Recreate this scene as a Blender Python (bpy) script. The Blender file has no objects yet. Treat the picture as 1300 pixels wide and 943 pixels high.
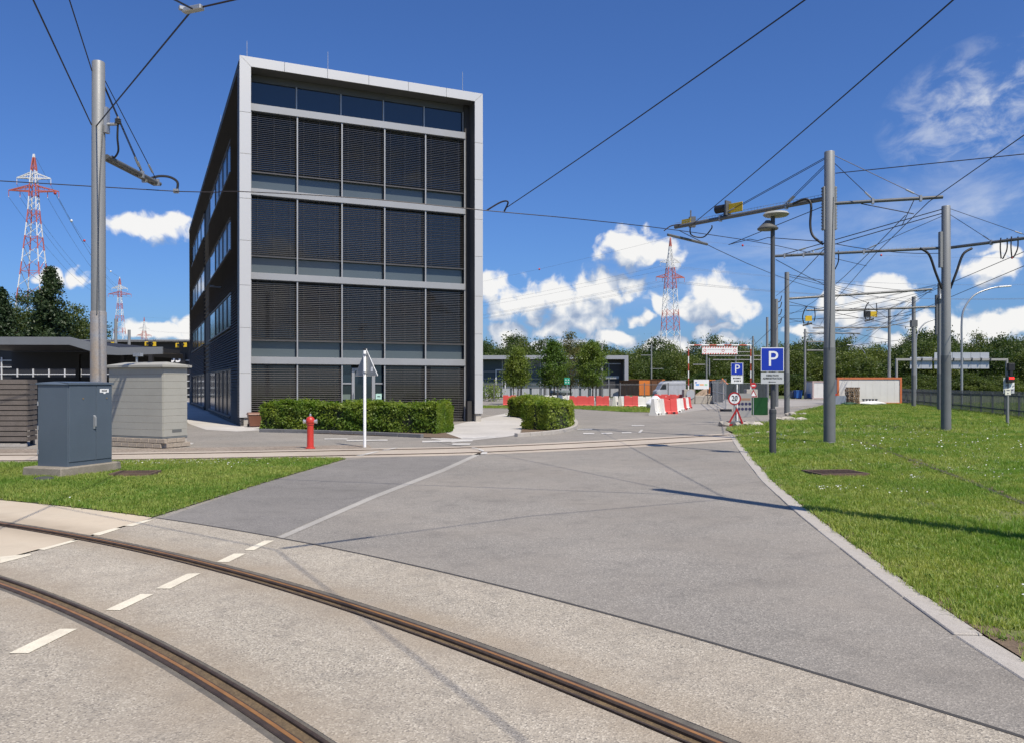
import bpy, bmesh, math, random
import numpy as np
from mathutils import Vector, Matrix
R = math.radians
random.seed(7); RNG = np.random.default_rng(11)
S = bpy.context.scene
COL = S.collection

# ------------------------------------------------------------------ camera
F, HZ, CH = 1030.0, 488.0, 1.7            # focal length in photo pixels, horizon row, eye height
cam = bpy.data.cameras.new('camera'); co = bpy.data.objects.new('camera', cam); COL.objects.link(co)
co.location = (0, 0, CH); co.rotation_euler = (R(90), 0, 0)
cam.sensor_width = 36; cam.lens = 36 * F / 1300; cam.shift_y = (HZ - 471.5) / 1300
cam.clip_start = .05; cam.clip_end = 9000
S.camera = co

# ------------------------------------------------------------------ light
SUN_EL = R(56); SAZ = math.atan2(.59, -.807)          # compass-like angle from +Y towards +X
SD = Vector((math.sin(SAZ) * math.cos(SUN_EL), math.cos(SAZ) * math.cos(SUN_EL), math.sin(SUN_EL)))
sl = bpy.data.lights.new('sun', 'SUN'); so = bpy.data.objects.new('sun', sl); COL.objects.link(so)
sl.energy = 4.6; sl.angle = R(.53); sl.color = (1, .91, .77)
so.rotation_euler = (-SD).to_track_quat('-Z', 'Y').to_euler(); so.location = (30, -40, 60)
S.view_settings.view_transform = 'Standard'; S.view_settings.look = 'None'
S.view_settings.exposure = 0.35; S.view_settings.gamma = 1; S.view_settings.use_curve_mapping = False

def ang(x, y):                                        # photo pixel -> (azimuth, elevation) of that direction
    a = math.atan2(x - 650, F); return a, math.atan2((HZ - y) / F, 1 / math.cos(a))

def make_world():
    W = bpy.data.worlds.new('World'); S.world = W; W.use_nodes = True
    T = W.node_tree; T.nodes.clear(); L = T.links.new
    def N(t, **k):
        n = T.nodes.new(t)
        for a, b in k.items(): setattr(n, a, b)
        return n
    def inp(n, i, v):
        if hasattr(v, 'is_output') or isinstance(v, bpy.types.NodeSocket): L(v, n.inputs[i])
        elif v is not None: n.inputs[i].default_value = v
    def M(op, a, b=None, c=None, clamp=False):
        n = N('ShaderNodeMath', operation=op); n.use_clamp = clamp
        inp(n, 0, a); inp(n, 1, b); inp(n, 2, c); return n.outputs[0]
    def VM(op, a, b=None):
        n = N('ShaderNodeVectorMath', operation=op); inp(n, 0, a); inp(n, 1, b)
        return n.outputs[1] if op == 'LENGTH' else n.outputs[0]
    sky = N('ShaderNodeTexSky'); sky.sky_type = 'NISHITA'; sky.sun_disc = False
    sky.sun_elevation = SUN_EL; sky.sun_rotation = SAZ
    sky.altitude = 0; sky.air_density = 1.0; sky.dust_density = 1.0; sky.ozone_density = 1.0
    hsv = N('ShaderNodeMix', data_type='RGBA', blend_type='MULTIPLY'); hsv.inputs[0].default_value = 1; L(sky.outputs[0], hsv.inputs[6]); hsv.inputs[7].default_value = (.45, .73, 1.25, 1)
    bg = N('ShaderNodeBackground'); L(hsv.outputs[2], bg.inputs[0]); bg.inputs[1].default_value = .08
    tc = N('ShaderNodeTexCoord'); sx = N('ShaderNodeSeparateXYZ'); L(tc.outputs['Generated'], sx.inputs[0])
    x, y, z = sx.outputs
    az = M('ARCTAN2', x, y); el = M('ARCSINE', z)
    cb = N('ShaderNodeCombineXYZ'); L(az, cb.inputs[0]); L(el, cb.inputs[1]); P0 = cb.outputs[0]
    # cumulus heaps: photo position and half size in pixels
    heaps = [(190, 282, 62, 24), (222, 279, 34, 20), (92, 350, 32, 14), (62, 346, 22, 12),
             (205, 414, 46, 16), (178, 420, 30, 12), (236, 408, 30, 20),
             (626, 366, 30, 36), (668, 378, 52, 34), (700, 366, 40, 26), (640, 420, 44, 26),
             (760, 362, 44, 34), (800, 360, 30, 22), (735, 386, 60, 22), (752, 398, 52, 30), (702, 414, 60, 22), (790, 424, 50, 14),
             (800, 306, 48, 34), (838, 316, 40, 20), (905, 372, 50, 42), (928, 384, 36, 26), (872, 388, 30, 18), (905, 412, 36, 14), (920, 432, 50, 14), (850, 436, 70, 12), (660, 438, 60, 12), (735, 436, 60, 14), (820, 398, 24, 12), (845, 376, 20, 16),
             (1060, 372, 34, 20), (1112, 372, 50, 30), (1135, 362, 34, 24), (1090, 398, 70, 24), (1170, 405, 40, 20),
             (1258, 340, 50, 22), (1255, 402, 66, 32), (1210, 414, 50, 24), (1298, 398, 44, 26), (1032, 418, 34, 16), (1140, 432, 90, 14), (1060, 436, 60, 12), (1240, 434, 90, 14), (1270, 318, 40, 12)]
    TT, LL = T, L
    base_c = cur = bg.outputs[0]
    def field_group(name, hs, general):
        nonlocal T, L
        G_ = bpy.data.node_groups.new(name, 'ShaderNodeTree')
        G_.interface.new_socket('p', in_out='INPUT', socket_type='NodeSocketVector')
        G_.interface.new_socket('f', in_out='OUTPUT', socket_type='NodeSocketFloat')
        T = G_; L = G_.links.new
        gi = N('NodeGroupInput'); go = N('NodeGroupOutput'); p = gi.outputs[0]
        f = None
        if hs:
            n1 = N('ShaderNodeTexNoise'); n1.noise_dimensions = '2D'; L(p, n1.inputs['Vector'])
            n1.inputs['Scale'].default_value = 26; n1.inputs['Detail'].default_value = 2; n1.inputs['Roughness'].default_value = .55
            q = VM('ADD', p, VM('MULTIPLY', VM('SUBTRACT', n1.outputs['Color'], (.5, .5, .5)), (.05, .036, 0)))
            for (hx, hy, ha, hb) in hs:
                a, e = ang(hx, hy); k = math.cos(a) ** 2
                wx, wy = ha / F * k * .86, hb / F * math.cos(a) * .94
                d = M('SUBTRACT', 1, VM('LENGTH', VM('MULTIPLY', VM('SUBTRACT', q, (a, e - wy * .25, 0)), (1 / wx, 1 / wy, 0))))
                f = d if f is None else M('SMOOTH_MAX', f, d, .10)
        if general:                                   # the same kind of broken cumulus all round the rest of the sky
            n3 = N('ShaderNodeTexNoise'); n3.noise_dimensions = '2D'; L(VM('MULTIPLY', p, (3.1, 7.0, 0)), n3.inputs['Vector']); n3.inputs['Scale'].default_value = 1.3; n3.inputs['Detail'].default_value = 3
            s2 = N('ShaderNodeSeparateXYZ'); L(p, s2.inputs[0])
            off = M('MULTIPLY', M('SUBTRACT', M('ABSOLUTE', s2.outputs[0]), .62), 6, clamp=True)
            low = M('SUBTRACT', 1, M('MULTIPLY', M('ABSOLUTE', M('SUBTRACT', s2.outputs[1], .12)), 4.5))
            gen = M('SUBTRACT', M('ADD', M('MULTIPLY', n3.outputs[0], 3.2), M('MULTIPLY', low, .5)), 2.15)
            f = M('SUBTRACT', M('MULTIPLY', M('ADD', gen, 1), off), 1)
        n2 = N('ShaderNodeTexNoise'); n2.noise_dimensions = '2D'; L(p, n2.inputs['Vector'])
        n2.inputs['Scale'].default_value = 42; n2.inputs['Detail'].default_value = 6; n2.inputs['Roughness'].default_value = .56
        n2.inputs['Distortion'].default_value = .25
        L(M('ADD', f, M('MULTIPLY', M('SUBTRACT', n2.outputs[0], .5), 1.3)), go.inputs[0])
        T = TT; L = LL
        return G_
    def clouds(name, hs, general=False):
        """closure of the clouds of one stretch of sky over the clear sky 'base'"""
        g_ = field_group(name, hs, general)
        def field(sock):
            g = N('ShaderNodeGroup'); g.node_tree = g_; L(sock, g.inputs[0]); return g.outputs[0]
        f0 = field(P0); f2 = field(VM('ADD', P0, (.010, .030, 0)))
        mr = N('ShaderNodeMapRange', interpolation_type='SMOOTHSTEP'); L(f0, mr.inputs[0])
        mr.inputs[1].default_value = .0; mr.inputs[2].default_value = .50; mr.inputs[4].default_value = .97
        sh = M('ADD', .54, M('MULTIPLY', M('SUBTRACT', f0, f2), .95), clamp=True)
        ramp = N('ShaderNodeValToRGB'); L(sh, ramp.inputs[0]); cr = ramp.color_ramp
        cr.elements[0].position = .1; cr.elements[0].color = (.34, .43, .60, 1)
        cr.elements[1].position = .98; cr.elements[1].color = (1.0, .99, .97, 1)
        e = cr.elements.new(.55); e.color = (.63, .69, .79, 1)
        cbg = N('ShaderNodeBackground'); L(ramp.outputs[0], cbg.inputs[0]); cbg.inputs[1].default_value = .74
        up = M('MULTIPLY', M('ADD', z, .002), 60, clamp=True)
        m1 = N('ShaderNodeMixShader'); L(M('MULTIPLY', mr.outputs[0], up), m1.inputs[0]); L(base_c, m1.inputs[1]); L(cbg.outputs[0], m1.inputs[2])
        return m1.outputs[0]
    # thin cirrus veil, upper right
    def streak(cx, cy, wx, wy, rot, sc, lo, hi):
        a, e = ang(cx, cy)
        mp = N('ShaderNodeMapping'); mp.vector_type = 'TEXTURE'; L(P0, mp.inputs[0])
        mp.inputs['Location'].default_value = (a, e, 0); mp.inputs['Rotation'].default_value = (0, 0, rot)
        mp.inputs['Scale'].default_value = (wx / F, wy / F, 1)
        fall = M('SUBTRACT', 1, VM('LENGTH', mp.outputs[0]), clamp=True)
        nz = N('ShaderNodeTexNoise'); nz.noise_dimensions = '2D'; L(mp.outputs[0], nz.inputs['Vector'])
        nz.inputs['Scale'].default_value = sc; nz.inputs['Detail'].default_value = 7; nz.inputs['Roughness'].default_value = .6; nz.inputs['Distortion'].default_value = .25
        m2 = N('ShaderNodeMapRange', interpolation_type='SMOOTHSTEP'); L(nz.outputs[0], m2.inputs[0]); m2.inputs[1].default_value = .36; m2.inputs[2].default_value = .80
        return M('MULTIPLY', M('MULTIPLY', m2.outputs[0], M('POWER', fall, .7)), hi)
    c1 = streak(1258, 135, 120, 75, R(10), 2.6, 0, .8)
    c2 = streak(1265, 275, 230, 85, R(10), 1.5, 0, .55)
    c3 = streak(1040, 330, 300, 70, R(3), 1.4, 0, .35)
    cz = M('MAXIMUM', M('MAXIMUM', c1, c2), c3)
    wbg = N('ShaderNodeBackground'); wbg.inputs[0].default_value = (.93, .96, 1, 1); wbg.inputs[1].default_value = .70
    m0 = N('ShaderNodeMixShader'); L(cz, m0.inputs[0]); L(bg.outputs[0], m0.inputs[1]); L(wbg.outputs[0], m0.inputs[2])
    hs = [[h for h in heaps if lo <= h[0] < hi] for lo, hi in ((-99, 400), (400, 985), (985, 1600))]
    def sel(lo, hi): return M('MULTIPLY', M('GREATER_THAN', az, lo), M('LESS_THAN', az, hi))
    low_ = M('LESS_THAN', el, .24)
    def over(fac, sh):
        nonlocal cur
        m = N('ShaderNodeMixShader'); L(fac, m.inputs[0]); L(cur, m.inputs[1]); L(sh, m.inputs[2]); cur = m.outputs[0]
    A = math.atan2(985 - 650, F)
    base_c = cur = m0.outputs[0]                      # clear sky with the cirrus veil: what the cumulus lies over
    # cumulus of the right-hand stretch lies over the cirrus
    over(M('MULTIPLY', sel(-.60, -.2), low_), clouds('cloud_left', hs[0]))
    over(M('MULTIPLY', sel(-.2, A), low_), clouds('cloud_middle', hs[1]))
    over(M('MULTIPLY', sel(A, .62), M('LESS_THAN', el, .16)), clouds('cloud_right', hs[2]))
    over(M('MULTIPLY', M('GREATER_THAN', M('ABSOLUTE', az), .62), M('LESS_THAN', el, .40)), clouds('cloud_round', [], True))
    o = N('ShaderNodeOutputWorld'); L(cur, o.inputs[0])
    W.cycles.sampling_method = 'MANUAL'; W.cycles.sample_map_resolution = 512
make_world()

# ------------------------------------------------------------------ helpers
def P(x, y, D): return Vector(((x - 650) / F * D, D, CH + (HZ - y) / F * D))
def G(x, y, z=0.0):
    D = F * (CH - z) / (y - HZ); return Vector(((x - 650) / F * D, D, z))
def GX(x, D, z=0.0): return Vector(((x - 650) / F * D, D, z))
def ZH(y, D): return CH + (HZ - y) / F * D

MATS = {}
def mat(name, col, rough=.7, metal=0., var=0., vs=3., bump=0., bs=40., spec=.5, col2=None, fine=0., fs=120., coat=0., emit=None, trans=0.):
    """Principled material: col with broad noise variation (towards col2 or darker) and fine grain."""
    if name in MATS: return MATS[name]
    m = bpy.data.materials.new(name); m.use_nodes = True; t = m.node_tree; L = t.links.new
    b = t.nodes['Principled BSDF']
    c = tuple(col) + (1,)
    b.inputs['Base Color'].default_value = c
    b.inputs['Roughness'].default_value = rough; b.inputs['Metallic'].default_value = metal
    b.inputs['Specular IOR Level'].default_value = spec; b.inputs['Coat Weight'].default_value = coat
    if emit:
        b.inputs['Emission Color'].default_value = tuple(emit[0]) + (1,); b.inputs['Emission Strength'].default_value = emit[1]
    if trans: b.inputs['Transmission Weight'].default_value = trans
    if var or fine or bump:
        tc = t.nodes.new('ShaderNodeTexCoord'); src = tc.outputs['Object']
        cur = None
        if var:
            n = t.nodes.new('ShaderNodeTexNoise'); n.inputs['Scale'].default_value = vs; n.inputs['Detail'].default_value = 6; n.inputs['Roughness'].default_value = .6
            L(src, n.inputs['Vector'])
            r = t.nodes.new('ShaderNodeMapRange'); L(n.outputs[0], r.inputs[0]); r.inputs[1].default_value = .3; r.inputs[2].default_value = .7; r.inputs[4].default_value = var
            mx = t.nodes.new('ShaderNodeMix'); mx.data_type = 'RGBA'; L(r.outputs[0], mx.inputs[0])
            mx.inputs[6].default_value = c; mx.inputs[7].default_value = tuple(col2 or [v * .55 for v in col]) + (1,)
            cur = mx.outputs[2]
            rr = t.nodes.new('ShaderNodeMapRange'); L(n.outputs[0], rr.inputs[0]); rr.inputs[3].default_value = max(rough - .08, .02); rr.inputs[4].default_value = min(rough + .1, 1)
            L(rr.outputs[0], b.inputs['Roughness'])
        if fine:
            n2 = t.nodes.new('ShaderNodeTexNoise'); n2.inputs['Scale'].default_value = fs; n2.inputs['Detail'].default_value = 3; L(src, n2.inputs['Vector'])
            r2 = t.nodes.new('ShaderNodeMapRange'); L(n2.outputs[0], r2.inputs[0]); r2.inputs[1].default_value = .3; r2.inputs[2].default_value = .7
            r2.inputs[3].default_value = 1 - fine; r2.inputs[4].default_value = 1 + fine
            mm = t.nodes.new('ShaderNodeMix'); mm.data_type = 'RGBA'; mm.blend_type = 'MULTIPLY'; mm.inputs[0].default_value = 1
            if cur is not None: L(cur, mm.inputs[6])
            else: mm.inputs[6].default_value = c
            L(r2.outputs[0], mm.inputs[7]); cur = mm.outputs[2]
        if cur is not None: L(cur, b.inputs['Base Color'])
        if bump:
            n3 = t.nodes.new('ShaderNodeTexNoise'); n3.inputs['Scale'].default_value = bs; n3.inputs['Detail'].default_value = 4; L(src, n3.inputs['Vector'])
            bp = t.nodes.new('ShaderNodeBump'); bp.inputs['Strength'].default_value = bump; bp.inputs['Distance'].default_value = .01
            L(n3.outputs[0], bp.inputs['Height']); L(bp.outputs[0], b.inputs['Normal'])
    MATS[name] = m; return m

def speckle(name, base, dark, light, scale, amt, stain, stain_scale, stain_amt, rough=.85, bump=.5, cracks=0.):
    """Aggregate surface: small stones of several tones, broad stains, fine bump."""
    m = bpy.data.materials.new(name); m.use_nodes = True; t = m.node_tree; L = t.links.new; b = t.nodes['Principled BSDF']
    N = t.nodes.new
    tc = N('ShaderNodeTexCoord'); src = tc.outputs['Object']
    def noise(s, d=4, r=.6):
        n = N('ShaderNodeTexNoise'); n.inputs['Scale'].default_value = s; n.inputs['Detail'].default_value = d; n.inputs['Roughness'].default_value = r; L(src, n.inputs['Vector']); return n.outputs[0]
    def rng(s, a, b_, c=0., d=1.):
        n = N('ShaderNodeMapRange'); L(s, n.inputs[0]); n.inputs[1].default_value = a; n.inputs[2].default_value = b_; n.inputs[3].default_value = c; n.inputs[4].default_value = d; return n.outputs[0]
    def mix(f, a, b_):
        n = N('ShaderNodeMix'); n.data_type = 'RGBA'
        L(f, n.inputs[0]) if not isinstance(f, float) else setattr(n.inputs[0], 'default_value', f)
        for i, v in ((6, a), (7, b_)):
            if isinstance(v, tuple): n.inputs[i].default_value = v + (1,)
            else: L(v, n.inputs[i])
        return n.outputs[2]
    v = N('ShaderNodeTexVoronoi'); v.inputs['Scale'].default_value = scale; L(src, v.inputs['Vector'])
    sp = N('ShaderNodeSeparateColor'); L(v.outputs['Color'], sp.inputs[0])
    c = mix(rng(sp.outputs[0], .62, 1., 0, amt), base, light)
    c = mix(rng(sp.outputs[1], .66, 1., 0, amt), c, dark)
    c = mix(rng(noise(stain_scale, 6), .42, .72, 0, stain_amt), c, stain)
    c = mix(rng(noise(stain_scale * 5.3, 5), .5, .75, 0, stain_amt * .6), c, dark)
    wear = rng(noise(.35, 3), .35, .65, .9, 1.08)
    mm = N('ShaderNodeMix'); mm.data_type = 'RGBA'; mm.blend_type = 'MULTIPLY'; mm.inputs[0].default_value = 1; L(c, mm.inputs[6]); L(wear, mm.inputs[7])
    L(mm.outputs[2], b.inputs['Base Color']); b.inputs['Roughness'].default_value = rough; b.inputs['Specular IOR Level'].default_value = .35
    bp = N('ShaderNodeBump'); bp.inputs['Strength'].default_value = bump; bp.inputs['Distance'].default_value = .006
    L(v.outputs['Distance'], bp.inputs['Height']); L(bp.outputs[0], b.inputs['Normal'])
    MATS[name] = m; return m

def leafmat(name, c1, c2, vs=1.2, trans=.35):
    m = bpy.data.materials.new(name); m.use_nodes = True; t = m.node_tree; L = t.links.new; N = t.nodes.new
    t.nodes.clear()
    tc = N('ShaderNodeTexCoord'); n = N('ShaderNodeTexNoise'); n.inputs['Scale'].default_value = vs; n.inputs['Detail'].default_value = 4; L(N('ShaderNodeNewGeometry').outputs['Position'], n.inputs['Vector'])
    oi = N('ShaderNodeObjectInfo')
    r = N('ShaderNodeMapRange'); L(n.outputs[0], r.inputs[0]); r.inputs[1].default_value = .3; r.inputs[2].default_value = .7
    ad = N('ShaderNodeMath'); ad.operation = 'MULTIPLY_ADD'; L(oi.outputs['Random'], ad.inputs[0]); ad.inputs[1].default_value = .9; ad.inputs[2].default_value = -.45
    a2 = N('ShaderNodeMath'); a2.use_clamp = True; L(r.outputs[0], a2.inputs[0]); L(ad.outputs[0], a2.inputs[1])
    mx = N('ShaderNodeMix'); mx.data_type = 'RGBA'; L(a2.outputs[0], mx.inputs[0]); mx.inputs[6].default_value = tuple(c1) + (1,); mx.inputs[7].default_value = tuple(c2) + (1,)
    d = N('ShaderNodeBsdfPrincipled'); d.inputs['Roughness'].default_value = .5; d.inputs['Specular IOR Level'].default_value = .35; L(mx.outputs[2], d.inputs['Base Color'])
    tr = N('ShaderNodeBsdfTranslucent'); 
    mb = N('ShaderNodeMix'); mb.data_type = 'RGBA'; mb.blend_type = 'MULTIPLY'; mb.inputs[0].default_value = 1; L(mx.outputs[2], mb.inputs[6]); mb.inputs[7].default_value = (1.6, 1.7, .7, 1); L(mb.outputs[2], tr.inputs[0])
    ms = N('ShaderNodeMixShader'); ms.inputs[0].default_value = trans; L(d.outputs[0], ms.inputs[1]); L(tr.outputs[0], ms.inputs[2])
    o = N('ShaderNodeOutputMaterial'); L(ms.outputs[0], o.inputs[0])
    MATS[name] = m; return m

def put(o, parent=None):
    COL.objects.link(o)
    if parent is not None: o.parent = parent
    return o
def tag(o, label=None, cat=None, group=None, kind=None):
    if label: o['label'] = label
    if cat: o['category'] = cat
    if group: o['group'] = group
    if kind: o['kind'] = kind
    return o
def thing(name, label, cat, loc=(0, 0, 0), rz=0., group=None):
    o = bpy.data.objects.new(name, None); o.empty_display_size = .3; put(o)
    o.location = loc; o.rotation_euler = (0, 0, rz); return tag(o, label, cat, group)

class MB:
    def __init__(s): s.v = []; s.f = []
    def add(s, vs, fs):
        k = len(s.v); s.v += [tuple(v) for v in vs]; s.f += [tuple(i + k for i in f) for f in fs]; return s
    def box(s, c, d, rz=0., rx=0., ry=0.):
        hx, hy, hz = d[0] / 2, d[1] / 2, d[2] / 2
        M_ = Matrix.Translation(c) @ Matrix.Rotation(rz, 4, 'Z') @ Matrix.Rotation(ry, 4, 'Y') @ Matrix.Rotation(rx, 4, 'X')
        vs = [M_ @ Vector((a * hx, b * hy, e * hz)) for e in (-1, 1) for b in (-1, 1) for a in (-1, 1)]
        return s.add(vs, [(0, 2, 3, 1), (4, 5, 7, 6), (0, 1, 5, 4), (2, 6, 7, 3), (0, 4, 6, 2), (1, 3, 7, 5)])
    def bb(s, a, b): return s.box([(a[i] + b[i]) / 2 for i in range(3)], [abs(b[i] - a[i]) for i in range(3)])
    def prism(s, poly, z0, z1):
        n = len(poly)
        if sum(poly[i][0] * poly[(i + 1) % n][1] - poly[(i + 1) % n][0] * poly[i][1] for i in range(n)) < 0: poly = poly[::-1]
        vs = [(p[0], p[1], z0) for p in poly] + [(p[0], p[1], z1) for p in poly]
        return s.add(vs, [tuple(range(n))[::-1], tuple(range(n, 2 * n))] + [(i, (i + 1) % n, n + (i + 1) % n, n + i) for i in range(n)])
    def extr(s, prof, p0, p1, up=(0, 0, 1)):                   # profile (side, up) swept straight from p0 to p1
        p0, p1 = Vector(p0), Vector(p1); d = (p1 - p0).normalized(); u = Vector(up); w = d.cross(u).normalized(); u = w.cross(d)
        n = len(prof); vs = [p0 + w * a + u * b for a, b in prof] + [p1 + w * a + u * b for a, b in prof]
        return s.add(vs, [tuple(range(n))[::-1], tuple(range(n, 2 * n))] + [(i, (i + 1) % n, n + (i + 1) % n, n + i) for i in range(n)])
    def tube(s, p0, p1, r, n=8, r2=None):
        return s.path([p0, p1], r, n, r2)
    def path(s, pts, r, n=6, r2=None, caps=True):
        pts = [Vector(p) for p in pts]; k = len(pts); vs = []; 
        ref = None
        for i, p in enumerate(pts):
            d = (pts[min(i + 1, k - 1)] - pts[max(i - 1, 0)]).normalized()
            if ref is None: ref = d.orthogonal().normalized()
            a = (ref - d * ref.dot(d)).normalized(); ref = a; b = d.cross(a)
            rr = r if r2 is None else r + (r2 - r) * i / (k - 1)
            for j in range(n):
                t = 2 * math.pi * j / n; vs.append(p + a * (rr * math.cos(t)) + b * (rr * math.sin(t)))
        fs = [(i * n + j, i * n + (j + 1) % n, (i + 1) * n + (j + 1) % n, (i + 1) * n + j) for i in range(k - 1) for j in range(n)]
        if caps: fs += [tuple(range(n))[::-1], tuple(range((k - 1) * n, k * n))]
        return s.add(vs, fs)
    def lathe(s, prof, c=(0, 0, 0), n=20):                      # (radius, z) profile, open ends closed by caps
        vs = []
        for r, z in prof:
            for j in range(n):
                t = 2 * math.pi * j / n; vs.append((c[0] + r * math.cos(t), c[1] + r * math.sin(t), c[2] + z))
        k = len(prof)
        fs = [(i * n + j, i * n + (j + 1) % n, (i + 1) * n + (j + 1) % n, (i + 1) * n + j) for i in range(k - 1) for j in range(n)]
        return s.add(vs, fs + [tuple(range(n))[::-1], tuple(range((k - 1) * n, k * n))])
    def disc_y(s, c, r, y0, y1, n=28, r_in=0.):                 # disc / ring facing -Y
        vs = []; fs = []
        for yy in (y0, y1):
            for rr in ([r, r_in] if r_in else [r]):
                vs += [(c[0] + rr * math.cos(2 * math.pi * j / n), yy, c[1] + rr * math.sin(2 * math.pi * j / n)) for j in range(n)]
        if r_in:
            q = lambda a, b: [(a * n + j, b * n + j, b * n + (j + 1) % n, a * n + (j + 1) % n) for j in range(n)]
            fs = q(0, 1) + q(2, 0) + q(3, 2) + q(1, 3)
        else:
            fs = [tuple(range(n)), tuple(range(n, 2 * n))[::-1]] + [(j, n + j, n + (j + 1) % n, (j + 1) % n) for j in range(n)]
        return s.add(vs, fs)
    def poly_y(s, pts, y0, y1):                                 # outline in (x,z), thickness along y
        n = len(pts); vs = [(a, y0, b) for a, b in pts] + [(a, y1, b) for a, b in pts]
        return s.add(vs, [tuple(range(n)), tuple(range(n, 2 * n))[::-1]] + [(i, n + i, n + (i + 1) % n, (i + 1) % n) for i in range(n)])
    def mesh(s, name, smooth=None, bevel=0., seg=1):
        m = bpy.data.meshes.new(name); m.from_pydata(s.v, [], s.f)
        bm = bmesh.new(); bm.from_mesh(m)
        bmesh.ops.recalc_face_normals(bm, faces=bm.faces)
        if bevel:
            bmesh.ops.bevel(bm, geom=[e for e in bm.edges if len(e.link_faces) == 2 and e.calc_face_angle(0) > .5], offset=bevel, segments=seg, profile=.5, affect='EDGES')
        bm.to_mesh(m); bm.free()
        if smooth is not None:
            m.shade_smooth(); m.set_sharp_from_angle(angle=R(smooth))
        return m
    def build(s, name, material, parent=None, loc=None, smooth=None, bevel=0., seg=1, **tags):
        if loc is not None: s.v = [(a - loc[0], b - loc[1], c - loc[2]) for a, b, c in s.v]
        m = s.mesh(name, smooth, bevel, seg); m.materials.append(material)
        o = put(bpy.data.objects.new(name, m), parent)
        if loc is not None: o.location = loc
        if tags: tag(o, **tags)
        return o
def inst(name, mesh, parent=None, loc=(0, 0, 0), rot=(0, 0, 0), scale=None):
    o = put(bpy.data.objects.new(name, mesh), parent); o.location = loc; o.rotation_euler = rot
    if scale is not None: o.scale = scale
    return o
def kids(o): return [c for c in bpy.data.objects if c.parent == o]
def copy_tree(o, children, loc=None, rz=None, label=None):
    c = o.copy(); COL.objects.link(c)
    for ch in children:
        k = ch.copy(); COL.objects.link(k); k.parent = c
    if loc is not None: c.location = loc
    if rz is not None: c.rotation_euler = (0, 0, rz)
    if label: c['label'] = label
    return c
def text_mesh(s, size, name='lettering', thick=.0015, sx=1.0, bold=0.):
    cu = bpy.data.curves.new('t', 'FONT'); cu.body = s; cu.size = size; cu.align_x = 'CENTER'; cu.align_y = 'CENTER'; cu.extrude = thick; cu.offset = bold; cu.resolution_u = 3
    o = bpy.data.objects.new('t', cu); COL.objects.link(o); bpy.context.view_layer.update()
    m = bpy.data.meshes.new_from_object(o.evaluated_get(bpy.context.evaluated_depsgraph_get())); m.name = name
    bpy.data.objects.remove(o); bpy.data.curves.remove(cu)
    if sx != 1: m.transform(Matrix.Diagonal((sx, 1, 1, 1)))
    return m
def lettering(s, size, material, parent, loc, rz=0., sx=1., bold=0.):
    m = text_mesh(s, size, sx=sx, bold=bold); m.materials.append(material)
    return inst('lettering', m, parent, loc, (R(90), 0, rz))

def sheet(name, polys, z, material, **tags):
    """Flat polygons (world XY) triangulated as one horizontal sheet."""
    bm = bmesh.new()
    for poly in polys:
        f = bm.faces.new([bm.verts.new((p[0], p[1], 0)) for p in poly])
        if f.normal.z < 0 or f.calc_area() and f.normal.length and False: f.normal_flip()
    bm.normal_update()
    for f in bm.faces:
        if f.normal.z < 0: f.normal_flip()
    bmesh.ops.triangulate(bm, faces=[f for f in bm.faces if len(f.verts) > 4])
    m = bpy.data.meshes.new(name); bm.to_mesh(m); bm.free(); m.materials.append(material)
    o = put(bpy.data.objects.new(name, m)); o.location.z = z
    if tags: tag(o, **tags)
    return o
def offset(pts, d):
    out = []
    for i, p in enumerate(pts):
        a = Vector(pts[max(i - 1, 0)][:2]); b = Vector(pts[min(i + 1, len(pts) - 1)][:2]); t = (b - a).normalized()
        out.append((p[0] - t.y * d, p[1] + t.x * d))
    return out
def resample(pts, step):
    pts = [Vector((p[0], p[1])) for p in pts]; out = [pts[0]]; acc = 0
    for a, b in zip(pts, pts[1:]):
        L = (b - a).length; t = step - acc
        while t < L: out.append(a + (b - a) * (t / L)); t += step
        acc = (acc + L) % step
    return out
def inside(poly, X, Y):
    poly = np.array([(p[0], p[1]) for p in poly]); r = np.zeros(len(X), bool); j = len(poly) - 1
    for i in range(len(poly)):
        xi, yi = poly[i]; xj, yj = poly[j]
        r ^= ((yi > Y) != (yj > Y)) & (X < (xj - xi) * (Y - yi) / (yj - yi + 1e-12) + xi); j = i
    return r

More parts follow.
